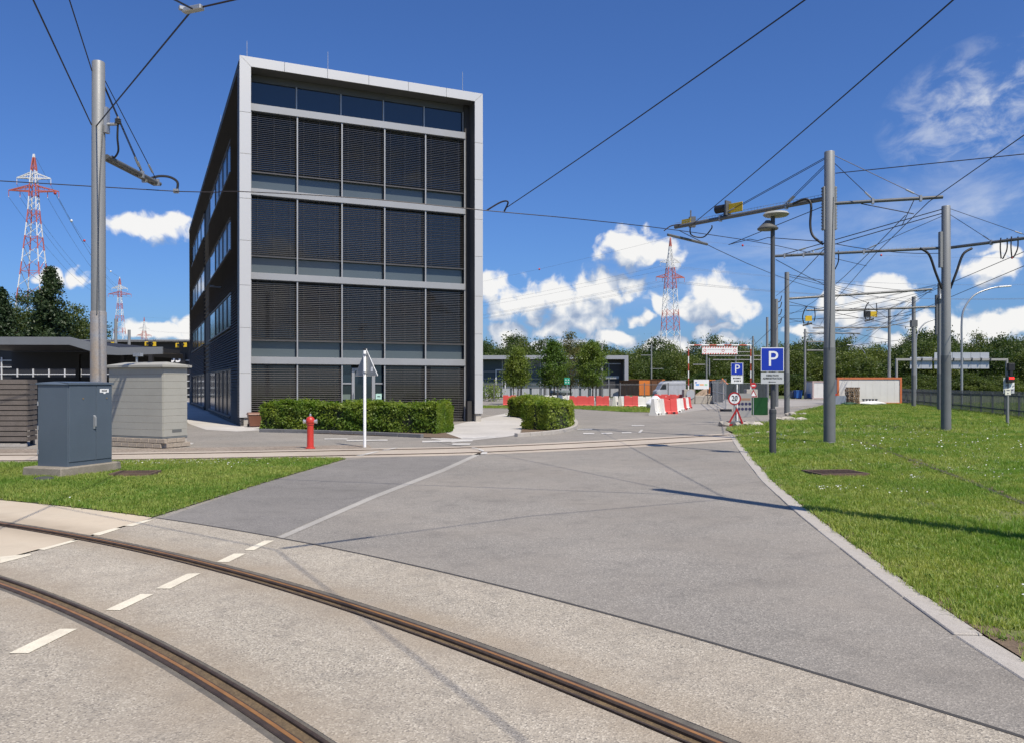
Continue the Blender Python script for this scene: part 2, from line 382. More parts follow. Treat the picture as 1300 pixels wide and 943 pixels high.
def scatter(name, pts, rot, scl, sources, material_base=None, **tags):
    """Geometry-nodes instances of the source meshes (kept out of the scene) on given points."""
    c = bpy.data.collections.new(name + '_source')
    for m in sources: c.objects.link(bpy.data.objects.new(name + '_piece', m))
    me = bpy.data.meshes.new(name); n = len(pts); me.vertices.add(n); me.vertices.foreach_set('co', np.asarray(pts, np.float32).ravel())
    a = me.attributes.new('rot', 'FLOAT_VECTOR', 'POINT'); a.data.foreach_set('vector', np.asarray(rot, np.float32).ravel())
    a = me.attributes.new('scl', 'FLOAT_VECTOR', 'POINT'); a.data.foreach_set('vector', np.asarray(scl, np.float32).ravel())
    a = me.attributes.new('idx', 'INT', 'POINT'); a.data.foreach_set('value', RNG.integers(0, len(sources), n).astype(np.int32))
    o = put(bpy.data.objects.new(name, me))
    g = bpy.data.node_groups.new(name, 'GeometryNodeTree')
    g.interface.new_socket('Geometry', in_out='INPUT', socket_type='NodeSocketGeometry'); g.interface.new_socket('Geometry', in_out='OUTPUT', socket_type='NodeSocketGeometry')
    gi = g.nodes.new('NodeGroupInput'); go = g.nodes.new('NodeGroupOutput')
    ci = g.nodes.new('GeometryNodeCollectionInfo'); ci.inputs[0].default_value = c; ci.inputs['Separate Children'].default_value = True; ci.inputs['Reset Children'].default_value = True
    ip = g.nodes.new('GeometryNodeInstanceOnPoints'); ip.inputs['Pick Instance'].default_value = True
    def at(nm, ty):
        k = g.nodes.new('GeometryNodeInputNamedAttribute'); k.data_type = ty; k.inputs[0].default_value = nm; return k.outputs[0]
    g.links.new(gi.outputs[0], ip.inputs['Points']); g.links.new(ci.outputs[0], ip.inputs['Instance'])
    g.links.new(at('idx', 'INT'), ip.inputs['Instance Index']); g.links.new(at('rot', 'FLOAT_VECTOR'), ip.inputs['Rotation']); g.links.new(at('scl', 'FLOAT_VECTOR'), ip.inputs['Scale'])
    g.links.new(ip.outputs[0], go.inputs[0])
    md = o.modifiers.new('instances', 'NODES'); md.node_group = g
    if tags: tag(o, **tags)
    return o
def npmesh(name, V, Fq, material, k):
    m = bpy.data.meshes.new(name); n = len(Fq)
    m.vertices.add(len(V)); m.vertices.foreach_set('co', np.asarray(V, np.float32).ravel())
    m.loops.add(n * k); m.loops.foreach_set('vertex_index', np.asarray(Fq, np.int32).ravel())
    m.polygons.add(n); m.polygons.foreach_set('loop_start', np.arange(0, n * k, k, dtype=np.int32))
    m.update(calc_edges=True); m.validate(); m.materials.append(material); return m
def leaf_quads(C, size, up=.3, squash=.55, nrm=None, rng=RNG):
    """Leaf-sized diamonds at centres C (n,3)."""
    n = len(C); d = rng.normal(size=(n, 3))
    if nrm is not None: d = d * .8 + nrm * 1.1
    d[:, 2] += up; d /= np.linalg.norm(d, axis=1)[:, None]
    t = rng.normal(size=(n, 3)); a = np.cross(d, t); a /= np.linalg.norm(a, axis=1)[:, None]; b = np.cross(d, a)
    s = (size * rng.uniform(.6, 1.25, n))[:, None]
    V = np.stack([C + a * s, C + b * s * squash, C - a * s, C - b * s * squash], 1).reshape(-1, 3)
    return V, np.arange(n * 4).reshape(n, 4)

# ------------------------------------------------------------------ materials
def rail_rust(m, c0, radii):
    t = m.node_tree; L = t.links.new; N = t.nodes.new; b = t.nodes['Principled BSDF']; src = b.inputs['Base Color'].links[0].from_socket
    g = N('ShaderNodeNewGeometry'); sub = N('ShaderNodeVectorMath'); sub.operation = 'SUBTRACT'; L(g.outputs['Position'], sub.inputs[0]); sub.inputs[1].default_value = (c0[0], c0[1], 0)
    ln = N('ShaderNodeVectorMath'); ln.operation = 'LENGTH'; L(sub.outputs[0], ln.inputs[0]); acc = None
    for r in radii:
        a = N('ShaderNodeMath'); a.operation = 'SUBTRACT'; L(ln.outputs['Value'], a.inputs[0]); a.inputs[1].default_value = r
        c = N('ShaderNodeMath'); c.operation = 'ABSOLUTE'; L(a.outputs[0], c.inputs[0])
        d = N('ShaderNodeMapRange'); d.interpolation_type = 'SMOOTHSTEP'; L(c.outputs[0], d.inputs[0]); d.inputs[1].default_value = .1; d.inputs[2].default_value = .55; d.inputs[3].default_value = 1; d.inputs[4].default_value = 0
        if acc is None: acc = d.outputs[0]
        else:
            x = N('ShaderNodeMath'); x.operation = 'MAXIMUM'; L(acc, x.inputs[0]); L(d.outputs[0], x.inputs[1]); acc = x.outputs[0]
    nz = N('ShaderNodeTexNoise'); nz.inputs['Scale'].default_value = 2.3; nz.inputs['Detail'].default_value = 5; L(g.outputs['Position'], nz.inputs['Vector'])
    y = N('ShaderNodeMath'); y.operation = 'MULTIPLY'; L(acc, y.inputs[0]); L(nz.outputs[0], y.inputs[1])
    mx = N('ShaderNodeMix'); mx.data_type = 'RGBA'; L(y.outputs[0], mx.inputs[0]); L(src, mx.inputs[6]); mx.inputs[7].default_value = (.28, .225, .16, 1); L(mx.outputs[2], b.inputs['Base Color'])
ASPH = speckle('asphalt', (.228, .213, .190), (.12, .113, .104), (.43, .40, .355), 95, .75, (.262, .236, .202), .5, .65, rough=.88, bump=.55)
AGGR = speckle('exposed_aggregate', (.355, .318, .258), (.13, .12, .108), (.60, .55, .46), 100, .8, (.29, .25, .20), .9, .6, rough=.85, bump=.6)
BEIGE = speckle('smooth_concrete', (.50, .43, .33), (.40, .34, .26), (.56, .50, .40), 140, .3, (.40, .33, .245), .7, .7, rough=.85, bump=.15)
TRKC = speckle('track_concrete', (.42, .365, .30), (.30, .265, .22), (.52, .47, .40), 70, .5, (.36, .31, .26), .9, .6, bump=.3)
PAVE = speckle('paving', (.46, .44, .41), (.37, .355, .33), (.54, .52, .49), 8, .35, (.40, .38, .35), .8, .5, bump=.2)
KERB = speckle('kerb_concrete', (.40, .375, .34), (.26, .245, .22), (.50, .47, .43), 110, .5, (.32, .29, .25), 2.5, .6, bump=.35)
GRAVEL = speckle('gravel_bed', (.25, .21, .17), (.12, .10, .085), (.42, .37, .31), 26, .9, (.19, .15, .115), 1.2, .6, bump=.9)
SOIL = mat('soil', (.16, .115, .075), .95, var=.7, vs=6, fine=.3, fs=60, bump=.6, bs=50)
TURF = mat('turf', (.11, .14, .04), .95, var=.8, vs=1.4, col2=(.13, .125, .05), fine=.35, fs=45, bump=.5, bs=60)
GLAND = mat('grassland', (.08, .11, .035), .95, var=.8, vs=.08, col2=(.12, .13, .05), fine=.2, fs=3)
PAINT = mat('road_paint', (.72, .67, .53), .7, var=.75, vs=5, col2=(.50, .45, .36), fine=.12, fs=70)
PAINTW = mat('road_paint_white', (.62, .60, .56), .7, var=.9, vs=3, col2=(.32, .31, .29))
STEEL_G = mat('mast_grey', (.25, .255, .252), .5, .2, var=.5, vs=1.6, col2=(.205, .21, .212), fine=.05, fs=30)
STEEL_D = mat('mast_dark', (.135, .14, .145), .5, .2, var=.5, vs=3)
SILVER = mat('silver_panel', (.56, .555, .545), .42, .3, var=.5, vs=.6, col2=(.49, .488, .485))
GALV = mat('galvanised', (.42, .43, .44), .45, .6, var=.5, vs=4, col2=(.30, .31, .32))
BLACK = mat('black_rubber', (.012, .012, .014), .55)
WIRE = mat('wire', (.022, .018, .022), .55, .2)
CONC = speckle('block_concrete', (.40, .375, .335), (.27, .25, .22), (.5, .47, .42), 60, .5, (.30, .27, .23), 1.6, .7, bump=.4)
WHITE = mat('white_paint', (.78, .78, .77), .45, var=.35, vs=2, col2=(.66, .65, .62))
RED = mat('red_paint', (.55, .035, .025), .4, var=.3, vs=4, col2=(.42, .03, .02))
YEL = mat('yellow_paint', (.62, .42, .015), .45, var=.35, vs=6, col2=(.48, .31, .015))
BARK = mat('bark', (.11, .085, .06), .9, var=.6, vs=8, bump=.7, bs=25)
TIMB = mat('weathered_timber', (.14, .12, .105), .8, var=.7, vs=3, col2=(.085, .072, .064), fine=.3, fs=90, bump=.4, bs=70)

# ------------------------------------------------------------------ ground
C0 = Vector((-18.18, -11.52)); R_FAR, R_NEAR, R_EDGE = 24.56, 23.035, 25.76       # circle of the foreground track
def ARC(r, th): return (C0.x + r * math.cos(R(th)), C0.y + r * math.sin(R(th)))
sheet('ground', [[(-3000, -3000), (3000, -3000), (3000, 3000), (-3000, 3000)]], -.12, GLAND, kind='structure')

kerb_px = [(1276, 851), (1196, 797), (1123, 741.5), (1059, 690.5), (1008, 649), (967, 611), (946, 584), (932, 563), (924, 549)]
kerb_in = [(2.86, .5), (2.9, 3.0)] + [tuple(G(*p)[:2]) for p in kerb_px]
kerb_out = offset(kerb_in, -.2)
far_px = [(921, 545), (955, 538.5), (985, 535), (1002, 531), (1012, 523), (1046, 515), (1075, 513.5)]
far_edge = [tuple(G(*p)[:2]) for p in far_px]
asph = [ARC(25.3, t) for t in range(110, 8, -4)] + offset(kerb_in, -.1)[1:] + far_edge + [(45, 88), (28, 104), (-70, 104), (-70, 5)]
sheet('road', [asph], 0, ASPH, kind='structure')
sheet('site_road', [[tuple(G(*p)[:2]) for p in ((838, 527), (900, 519), (985, 517), (1046, 513), (1046, 508), (880, 507), (862, 514))]], .004,
      speckle('dusty_road', (.30, .285, .265), (.2, .19, .175), (.4, .38, .35), 60, .5, (.36, .335, .30), .4, .7), kind='structure')

rail_rust(AGGR, C0, (R_FAR, R_NEAR)); rail_rust(BEIGE, C0, (R_FAR, R_NEAR))
split = lambda r: 58.0 + (r - 25.73) * 1.05
def ring(name, material, r0, r1, z, side, n=70, lip=.06):
    vs = []; fs = []
    for i in range(n + 1):
        t = i / n; row = []
        for r in (r0, r1):
            s_ = split(r); th = (-12 + (s_ + 12) * t) if side > 0 else (s_ + .12 + (118 - s_) * t)
            x, y = ARC(r, th); vs += [(x, y, z), (x, y, z - lip)]
    for i in range(n):
        a = i * 4; b = a + 4
        fs += [(a, b, b + 2, a + 2), (a + 1, b + 1, b, a), (a + 2, b + 2, b + 3, a + 3)]
    return MB().add(vs, fs).build(name, material, kind='structure')
for nm, r0, r1 in (('outer', R_FAR + .084, R_EDGE), ('between', R_NEAR + .140, R_FAR - .140), ('inner', 12, R_NEAR - .084)):
    ring('track_slab', AGGR, r0, r1, .006, 1); ring('concrete_apron', BEIGE, r0, r1, .006, -1)
# joint sealant between slab and asphalt
JOINT = mat('joint_sealant', (.05, .047, .044), .8)
MB().add([(*ARC(r, t), .0085) for t in np.linspace(-8, 58, 90) for r in (R_EDGE - .012, R_EDGE + .02)],
         [(2 * i, 2 * i + 2, 2 * i + 3, 2 * i + 1) for i in range(89)]).build('slab_joint', JOINT, kind='structure')

def arc_sweep(prof, t0, t1, n):
    k = len(prof); vs = []
    for t in np.linspace(t0, t1, n):
        for r, z in prof: x, y = ARC(r, t); vs.append((x, y, z))
    fs = [(i * k + j, i * k + (j + 1) % k, (i + 1) * k + (j + 1) % k, (i + 1) * k + j) for i in range(n - 1) for j in range(k)]
    return MB().add(vs, fs + [tuple(range(k))[::-1], tuple(range((n - 1) * k, n * k))])
RAILB = mat('rail_rust', (.095, .066, .046), .6, .35, var=.8, vs=9, col2=(.035, .026, .024), fine=.2, fs=120)
RAILT = mat('rail_running_band', (.46, .22, .07), .45, .4, var=.8, vs=7, col2=(.24, .12, .05))
RAILG = mat('rail_groove', (.15, .105, .055), .85, var=.8, vs=9, col2=(.06, .043, .028), fine=.3, fs=90)
FILL = mat('rail_filler', (.15, .135, .11), .8, var=.7, vs=8, col2=(.06, .055, .05), fine=.25, fs=150)
for nm, r, sg, lab in (('near', R_NEAR, 1, 'rusty grooved tram rail on the inside of the curve in the aggregate slab'),
                       ('far', R_FAR, -1, 'rusty grooved tram rail on the outside of the curve beside the asphalt edge')):
    t0, t1, n = -11, 116, 260
    e = thing('tram_rail', lab, 'rail', (*ARC(r, 60), 0), group='rails of the curved foreground track')
    inv = Vector(e.location)
    def rp(name, prof, m):
        b = arc_sweep([(r + sg * a, z) for a, z in prof], t0, t1, n); b.v = [(x - inv.x, y - inv.y, z) for x, y, z in b.v]
        return b.build(name, m, e, smooth=40)
    rp('head', [(-.036, -.05), (-.036, .002), (-.030, .008), (.024, .008), (.031, .001), (.031, -.05)], RAILB)
    rp('running_band', [(-.006, .007), (-.006, .0095), (.016, .0095), (.016, .007)], RAILT)
    rp('groove', [(.031, -.055), (.031, -.014), (.062, -.018), (.098, -.012), (.098, -.055)], RAILG)
    rp('guard_lip', [(.098, -.05), (.097, .001), (.102, .006), (.116, .006), (.119, -.05)], RAILB)
    rp('rubber_filler', [(-.083, -.05), (-.083, .002), (-.036, -.003), (-.036, -.05)], FILL)
    rp('rubber_filler', [(.119, -.05), (.119, -.006), (.139, .003), (.139, -.05)], FILL)

# painted lines on the slab (quads in photo pixels)
def quad_px(pts, z): return [tuple(G(x, y, z)[:2]) for x, y in pts]
near_marks = [[(0, 706), (38, 702.5), (40, 704), (0, 714.5)], [(48, 696.5), (90, 685.5), (99, 685.5), (56, 697.5)], [(116, 677.5), (146, 669.5), (154, 670), (126, 679)],
              [(158, 666.5), (186, 659), (195, 659), (168, 667.3)], [(310, 697.5), (336, 685.5), (348, 685.5), (322, 697.8)], [(275, 712.5), (297, 702), (312, 702), (290, 713)],
              [(197, 746.5), (238, 727.5), (255, 727), (216, 746.5)], [(134, 773.5), (178, 753.5), (195, 753.5), (152, 774)], [(11, 828.5), (76, 797.5), (98, 797.5), (36, 828.5)]]
sheet('lane_marking', [quad_px(q, .010) for q in near_marks], .0105, PAINT, kind='structure')
STRIP = speckle('old_line', (.36, .345, .315), (.26, .25, .23), (.46, .44, .40), 80, .6, (.30, .285, .26), 1.5, .7)
sheet('road_centre_line', [quad_px([(346, 683.5), (470, 629.5), (560, 595.2), (607, 574.3), (613, 575), (566, 597), (478, 631), (357, 683.8)], .004)], .004, STRIP, kind='structure')
ASPH2 = speckle('asphalt_resurfaced', (.188, .179, .168), (.09, .086, .082), (.33, .31, .285), 95, .7, (.19, .18, .165), .6, .6, rough=.88, bump=.55)
sheet('resurfaced_lane', [quad_px([(201, 658.8), (349, 680.8), (470, 629.5), (560, 595.2), (600, 577.5), (470, 580.5), (440, 583.5), (330, 614)], .002)], .002, ASPH2, kind='structure')
far_marks = [[(733, 543.8), (752, 543.6), (752, 545), (733, 545)], [(740, 549), (754, 548.8), (755, 550.3), (741, 550.5)], [(763, 548.9), (777, 548.6), (778, 550), (764, 550.2)],
             [(789, 548.2), (801, 547.9), (802, 549.2), (790, 549.4)], [(810, 548.8), (813.5, 545), (816.5, 545), (813.5, 548.8)], [(802, 539.2), (818, 539.1), (818, 540.1), (802, 540.2)],
             [(412, 556), (441, 555.8), (441, 557.2), (412, 557.2)], [(440, 558), (492, 557.3), (492, 558.8), (440, 559.6)], [(560, 555), (628, 553), (630, 555), (560, 557)],
             [(536, 559), (600, 557.6), (600, 559.6), (536, 561)], [(575, 562.2), (598, 562), (596, 564), (573, 564.2)], [(222, 562.3), (232, 560.8), (246, 561.6), (244, 563.5), (226, 564.5)]]
edge_marks = [[(452, 577.5), (476, 572.5), (482, 572.5), (460, 577.8)], [(484, 571), (500, 567.8), (506, 567.8), (492, 571)], [(598, 567), (606, 568), (607, 569.3), (599, 568.2)], [(608, 568.8), (615, 571.2), (613, 572.6), (607, 570.2)], [(612, 573.2), (619, 572.8), (618, 576), (610, 576)]]
sheet('far_road_marking', [quad_px(q, .012) for q in far_marks + edge_marks], .0125, PAINTW, kind='structure')
sheet('pavement', [quad_px(q, .012) for q in ([(536, 549), (612, 530), (655, 521.5), (664, 535), (660, 550), (645, 553.5), (575, 561), (548, 556)],
                                               [(236, 508), (304, 536), (420, 534), (420, 543), (332, 545.5), (300, 547), (262, 545), (240, 537.5), (231, 528), (226, 516)])], .008, PAVE, kind='structure')

# far track across the road
trk = [(-40, 19.5), (-24, 18.6), (-13, 18.75), (-8, 19.3), (-3.4, 20.4), (-.8, 21.2), (3, 23.4), (7, 26.3), (10, 28.7), (16, 34)]
def smooth_poly(p, n=6):
    p = [Vector(a) for a in p]; out = []
    for i in range(len(p) - 1):
        a, b, c, d = p[max(i - 1, 0)], p[i], p[i + 1], p[min(i + 2, len(p) - 1)]
        for k in range(n):
            t = k / n; out.append(.5 * ((2 * b) + (c - a) * t + (2 * a - 5 * b + 4 * c - d) * t * t + (3 * b - a - 3 * c + d) * t ** 3))
    return [tuple(v) for v in out + [p[-1]]]
trk = smooth_poly(trk)
tl, tr_ = offset(trk, 1.35), offset(trk, -1.35)
sheet('track_bed', [[tl[i], tl[i + 1], tr_[i + 1], tr_[i]] for i in range(len(trk) - 10)], .004, TRKC, kind='structure')
for d, nm in ((.75, 'far'), (-.75, 'near')):
    c = offset(trk, d); b = MB(); g = MB()
    for a0, a1, z0, z1, mb_ in ((-.035, .035, -.02, .016, b), (-.085, -.035, -.02, .0085, g), (.05, .09, -.02, .0088, g)):
        l, r = offset(c, a1), offset(c, a0); k = len(c) - 10
        vs = [(x, y, z) for i in range(k) for (x, y), z in ((l[i], z1), (r[i], z1), (l[i], z0), (r[i], z0))]
        fs = [(4 * i, 4 * i + 4, 4 * i + 5, 4 * i + 1) for i in range(k - 1)] + [(4 * i, 4 * i + 2, 4 * i + 6, 4 * i + 4) for i in range(k - 1)] + [(4 * i + 1, 4 * i + 5, 4 * i + 7, 4 * i + 3) for i in range(k - 1)]
        mb_.add(vs, fs)
    e = thing('tram_rail', 'straight rail crossing the road near the hydrant, ' + ('office side' if d > 0 else 'lawn side'), 'rail', (-3.4, 20.4, 0), group='rails of the track across the road')
    for q, nm2, m in ((b, 'head', RAILB), (g, 'groove', RAILG)):
        q.v = [(x + 3.4, y - 20.4, z) for x, y, z in q.v]; q.build(nm2, m, e)
v0 = offset(trk, 1.36); v1 = offset(trk, 2.7)
iv = [i for i in range(len(trk) - 1) if trk[i][0] < -3.6]
sheet('gravel_verge', [[v0[i], v0[i + 1], v1[i + 1], v1[i]] for i in iv], .006, GRAVEL, kind='structure')
sheet('track_bed_strip', [quad_px([(930, 550.5), (1000, 545), (1003, 547.3), (931, 553.5)], .02), quad_px([(938, 556.5), (1010, 550), (1012, 551.5), (940, 558.5)], .02)], .024, TRKC, kind='structure')

# lawns
lawnL = [ARC(R_EDGE + .02, t) for t in np.linspace(58.2, 100, 16)] + [(-30, 14), (-30, 17.3)] + [p for p in offset(trk, -1.38) if -28 < p[0] < -4.1]
roadL = [tuple(G(*p)[:2]) for p in ((440, 582), (330, 614), (196, 658.5))]
lawnL = lawnL + roadL[:1] + roadL[1:2]
sheet('lawn', [lawnL], .014, TURF, kind='structure')
lawnR = [(3.15, 3.25)] + [p for p in kerb_out if p[1] > 3.3] + far_edge + [(47, 82), (47, 60), (38, 36), (34, 12), (30, 3.2)]
sheet('lawn', [lawnR], .014, TURF, kind='structure')
sheet('grass_strip', [quad_px([(560, 515), (835, 516), (836, 523.5), (790, 522.5), (727, 518.5), (617, 517.8), (560, 517)], 0)], .012, TURF, kind='structure')
sheet('soil_edge', [[Vector(a), Vector(b), Vector(c), Vector(d)] for a, b, c, d in [(kerb_out[i], kerb_out[i + 1], offset(kerb_in, -.36)[i + 1], offset(kerb_in, -.36)[i]) for i in range(2, 7)]], .018, SOIL, kind='structure')

# kerb stones along the right-hand edge of the road
kb = put(bpy.data.objects.new('kerb', None)); kb['kind'] = 'structure'
ks = resample(kerb_in, 1.0)
kmesh = [MB().box((0, 0, -.037), (.98, .19, .10)).mesh('kerb_stone', bevel=.008) for _ in range(1)][0]; kmesh.materials.append(KERB)
mid = offset([tuple(p) for p in ks], -.1)
for i in range(1, len(mid) - 1):
    a, b = Vector(mid[i]), Vector(mid[i + 1]); d = b - a
    o = inst('kerb_stone', kmesh, kb, ((a + b) / 2).to_3d() + Vector((0, 0, RNG.uniform(-.004, .004))), (0, 0, math.atan2(d.y, d.x) + RNG.uniform(-.006, .006)), (d.length, 1, 1))

# grass blades, daisies
def tuft(seed, n, h, w, spread, m):
    r = np.random.default_rng(seed); V = []; Fq = []
    for i in range(n):
        a = r.uniform(0, 2 * math.pi); x, y = r.normal(0, spread, 2); hh = h * r.uniform(.45, 1.2); ln = r.uniform(.15, .75) * hh; ww = w * r.uniform(.6, 1.2)
        dx, dy = math.cos(a), math.sin(a); k = len(V)
        V += [(x - dy * ww, y + dx * ww, 0), (x + dy * ww, y - dx * ww, 0), (x + dx * ln * .35 + dy * ww * .8, y + dy * ln * .35 - dx * ww * .8, hh * .6), (x + dx * ln * .35 - dy * ww * .8, y + dy * ln * .35 + dx * ww * .8, hh * .6), (x + dx * ln, y + dy * ln, hh * .97), (x + dx * ln - dy * .0004, y + dy * ln + dx * .0004, hh)]
        Fq += [(k, k + 1, k + 2, k + 3), (k + 3, k + 2, k + 4, k + 5)]
    return npmesh('grass_tuft', V, Fq, m, 4)
BLADE = leafmat('grass_blade', (.12, .235, .026), (.31, .345, .085), vs=.42, trans=.35)
def lawn_points(poly, x0, x1, y0, y1, dens, keep=None):
    n = int((x1 - x0) * (y1 - y0) * dens); X = RNG.uniform(x0, x1, n); Y = RNG.uniform(y0, y1, n)
    k = inside(poly, X, Y) & (np.abs(X) < Y * .95 + 1.2)
    return X[k], Y[k]
def patchy(X, Y, s=1.0):
    return .5 + .25 * np.sin(X * 1.7 * s + 2.1 * np.sin(Y * .9 * s)) + .25 * np.sin(Y * 1.3 * s + 1.7 * np.sin(X * 1.1 * s + 1))
RAILPX = [tuple(G(*p)[:2]) for p in ((1082, 558), (1100, 563), (1130, 575), (1200, 601), (1260, 625), (1310, 645))]
pts, rot, scl = [], [], []
def seed_lawn(poly, x0, x1, y0, y1, dens, sc, hvar=.5):
    X, Y = lawn_points(poly, x0, x1, y0, y1, dens); n = len(X)
    keep = np.ones(n, bool)
    for (ax, ay), (bx_, by_) in zip(RAILPX, RAILPX[1:]):
        dx, dy = bx_ - ax, by_ - ay; t = np.clip(((X - ax) * dx + (Y - ay) * dy) / (dx * dx + dy * dy), 0, 1)
        keep &= np.hypot(X - ax - t * dx, Y - ay - t * dy) > np.where(RNG.uniform(size=n) < .55, .12, .0)
    for gx_, gy_, sx_, sy_ in ((*G(1060, 603).to_2d(), .5, .42), (*G(172, 603.5).to_2d(), .42, .36)): keep &= (np.abs(X - gx_) > sx_) | (np.abs(Y - gy_) > sy_)
    keep &= ~((np.abs(X - 3.35) < .3) & (Y < 5.6) & (RNG.uniform(size=n) < .8))
    X, Y = X[keep], Y[keep]; n = len(X)
    q = patchy(X, Y, .8) * .6 + patchy(X + 9, Y, 3.1) * .4
    k = RNG.uniform(size=n) < .45 + q; X, Y, q = X[k], Y[k], q[k]; n = len(X)
    pts.append(np.stack([X, Y, np.full(n, .012)], 1)); rot.append(np.stack([RNG.normal(0, .12, n), RNG.normal(0, .12, n), RNG.uniform(0, 6.28, n)], 1))
    h = sc * (.6 + hvar * q + RNG.uniform(-.12, .2, n)); scl.append(np.stack([np.full(n, sc), np.full(n, sc), h], 1))
seed_lawn(lawnR, 2.8, 10, 3.2, 9, 620, 1.0); seed_lawn(lawnR, 3, 17, 9, 16, 300, 1.15); seed_lawn(lawnR, 4, 24, 16, 28, 110, 1.5); seed_lawn(lawnR, 6, 46, 28, 74, 22, 2.4)
seed_lawn(lawnL, -13, -3, 9.5, 18.5, 330, 1.15)
strip_poly = [tuple(G(*p)[:2]) for p in ((560, 515), (835, 516), (836, 523.5), (790, 522.5), (727, 518.5), (617, 517.8), (560, 517))]
seed_lawn(strip_poly, -8, 14, 46, 66, 20, 2.2)
tufts = [tuft(i, 18, .050, .0032, .030, BLADE) for i in range(6)]
scatter('grass', np.concatenate(pts), np.concatenate(rot), np.concatenate(scl), tufts, label='mown green grass covering the lawns beside the road', cat='grass', kind='stuff')
def daisies():
    X, Y, r = [], [], RNG
    def cl(px, py, n, sx, sy):
        g = G(px, py); a = r.normal(g.x, sx, n); b = r.normal(g.y, sy, n); X.extend(a); Y.extend(b)
    cl(1050, 622, 26, .14, .12); cl(1070, 621, 14, .16, .12); cl(1160, 608, 22, .14, .16); cl(1140, 626, 16, .4, .2); cl(1272, 752, 3, .12, .1); cl(1240, 600, 50, .9, .8); cl(1200, 575, 70, 1.6, 1.5)
    cl(1270, 585, 60, 1.2, 1.4); cl(1180, 560, 60, 2.2, 2.5); cl(1280, 560, 80, 2.5, 3); cl(1050, 545, 40, 2, 3); cl(1230, 540, 70, 5, 4); cl(1120, 590, 14, .6, .6); cl(960, 560, 10, .5, .8)
    cl(200, 589, 70, 1.2, .3); cl(260, 588, 60, 1.0, .25); cl(150, 590, 30, .8, .3); cl(300, 592, 10, .6, .5); cl(330, 585, 14, .5, .4); cl(60, 600, 5, .5, .5); cl(90, 640, 4, .5, .3)
    X, Y = np.array(X), np.array(Y); k = inside(lawnR, X, Y) | inside(lawnL, X, Y); X, Y = X[k], Y[k]; n = len(X)
    b = MB(); b.lathe([(.0015, 0), (.0015, .075)], n=4)
    b.lathe([(.012, .076), (.019, .082), (.006, .084)], n=9)
    m = b.mesh('daisy'); m.materials.append(mat('petal', (.82, .82, .80), .7))
    s = np.where(Y > 20, 1.05, .62) * r.uniform(.7, 1.2, n)
    scatter('daisy_flowers', np.stack([X, Y, np.full(n, .012)], 1), np.stack([r.normal(0, .25, n), r.normal(0, .25, n), r.uniform(0, 6, n)], 1), np.stack([s, s, s], 1), [m], label='small white daisies dotted in clusters over the lawns', cat='flowers', kind='stuff')
daisies()
weed = npmesh('weed_leaf', *(lambda a: (a[0], a[1]))(leaf_quads(np.stack([RNG.normal(0, .05, 26), RNG.normal(0, .05, 26), RNG.uniform(.01, .09, 26)], 1), .045, up=.9, squash=.4)), leafmat('weed', (.14, .21, .05), (.24, .29, .10), trans=.4), 4)
wx = np.array([tuple(G(*p)[:2]) for p in ((1286, 800), (1272, 815), (1095, 668), (1080, 676), (1135, 690), (1160, 700), (1230, 752), (1180, 735), (1250, 790), (1010, 615), (985, 612), (1060, 640), (1120, 705))])
scatter('broadleaf_weeds', np.c_[wx, np.full(len(wx), .012)], np.c_[np.zeros((len(wx), 2)), RNG.uniform(0, 6, len(wx))], np.repeat(RNG.uniform(.35, .75, (len(wx), 1)), 3, 1), [weed], label='pale broad-leaved weeds growing in the grass along the kerb', cat='weeds', kind='stuff')
# rail sunk in the right-hand lawn, in a bare strip
sheet('bare_strip', [[offset(RAILPX, .2)[i], offset(RAILPX, .2)[i + 1], offset(RAILPX, -.2)[i + 1], offset(RAILPX, -.2)[i]] for i in range(5)], .018, SOIL, kind='structure')
gr = smooth_poly([tuple(G(*p)[:2]) for p in ((1082, 558), (1100, 563), (1130, 575), (1200, 601), (1260, 625), (1310, 645))])
b = MB(); o0 = Vector((*gr[0], 0)); l, r_ = offset(gr, .05), offset(gr, -.05)
b.add([(x - o0.x, y - o0.y, z) for i in range(len(gr)) for (x, y), z in ((l[i], .035), (r_[i], .035), (l[i], 0), (r_[i], 0))],
      [f for i in range(len(gr) - 1) for f in ((4 * i, 4 * i + 4, 4 * i + 5, 4 * i + 1), (4 * i, 4 * i + 2, 4 * i + 6, 4 * i + 4), (4 * i + 1, 4 * i + 5, 4 * i + 7, 4 * i + 3))])
o = b.build('sunken_rail', RAILB, label='rusty tram rail half sunk in the grass right of the signal mast', cat='rail'); o.location = o0

# ------------------------------------------------------------------ office building
CLAD = mat('dark_cladding', (.034, .031, .029), .65, .0, var=.4, vs=1.0, col2=(.03, .031, .035))
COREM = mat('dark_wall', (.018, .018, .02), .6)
REVEAL = mat('reveal_metal', (.10, .102, .106), .5, .2, var=.3, vs=1)
GLASS = mat('dark_glass', (.012, .022, .032), .04, 0, spec=.9, coat=.2)
GLASS_T = mat('blue_glass', (.006, .016, .034), .05, spec=.7)
SPANDREL = mat('spandrel_glass', (.085, .105, .115), .12, spec=.6, var=.2, vs=.5)
BAND = mat('band_metal', (.36, .365, .37), .45, .35, var=.3, vs=1.2)
SLAT = mat('blind_slat', (.112, .106, .103), .4, .3)
GLASS_S = mat('side_glass', (.010, .017, .03), .16, spec=.10)
MIRROR = mat('mirror_panel', (.26, .29, .34), .1, .85)
AO = R(24.4)
B = thing('office_building', 'four storey dark office block with silver portal frame and closed venetian blinds', 'building', (-11.1, 33.04, 0), AO)
W_, H_, DEP = 10.71, 15.1, 41.0
MB().bb((.16, 1.05, .0), (W_ - .1, DEP - .1, H_ - .35)).build('core_wall', COREM, B)
MB().bb((.02, .5, H_ - .35), (W_ - .01, DEP, H_ - .03)).build('roof', CLAD, B)
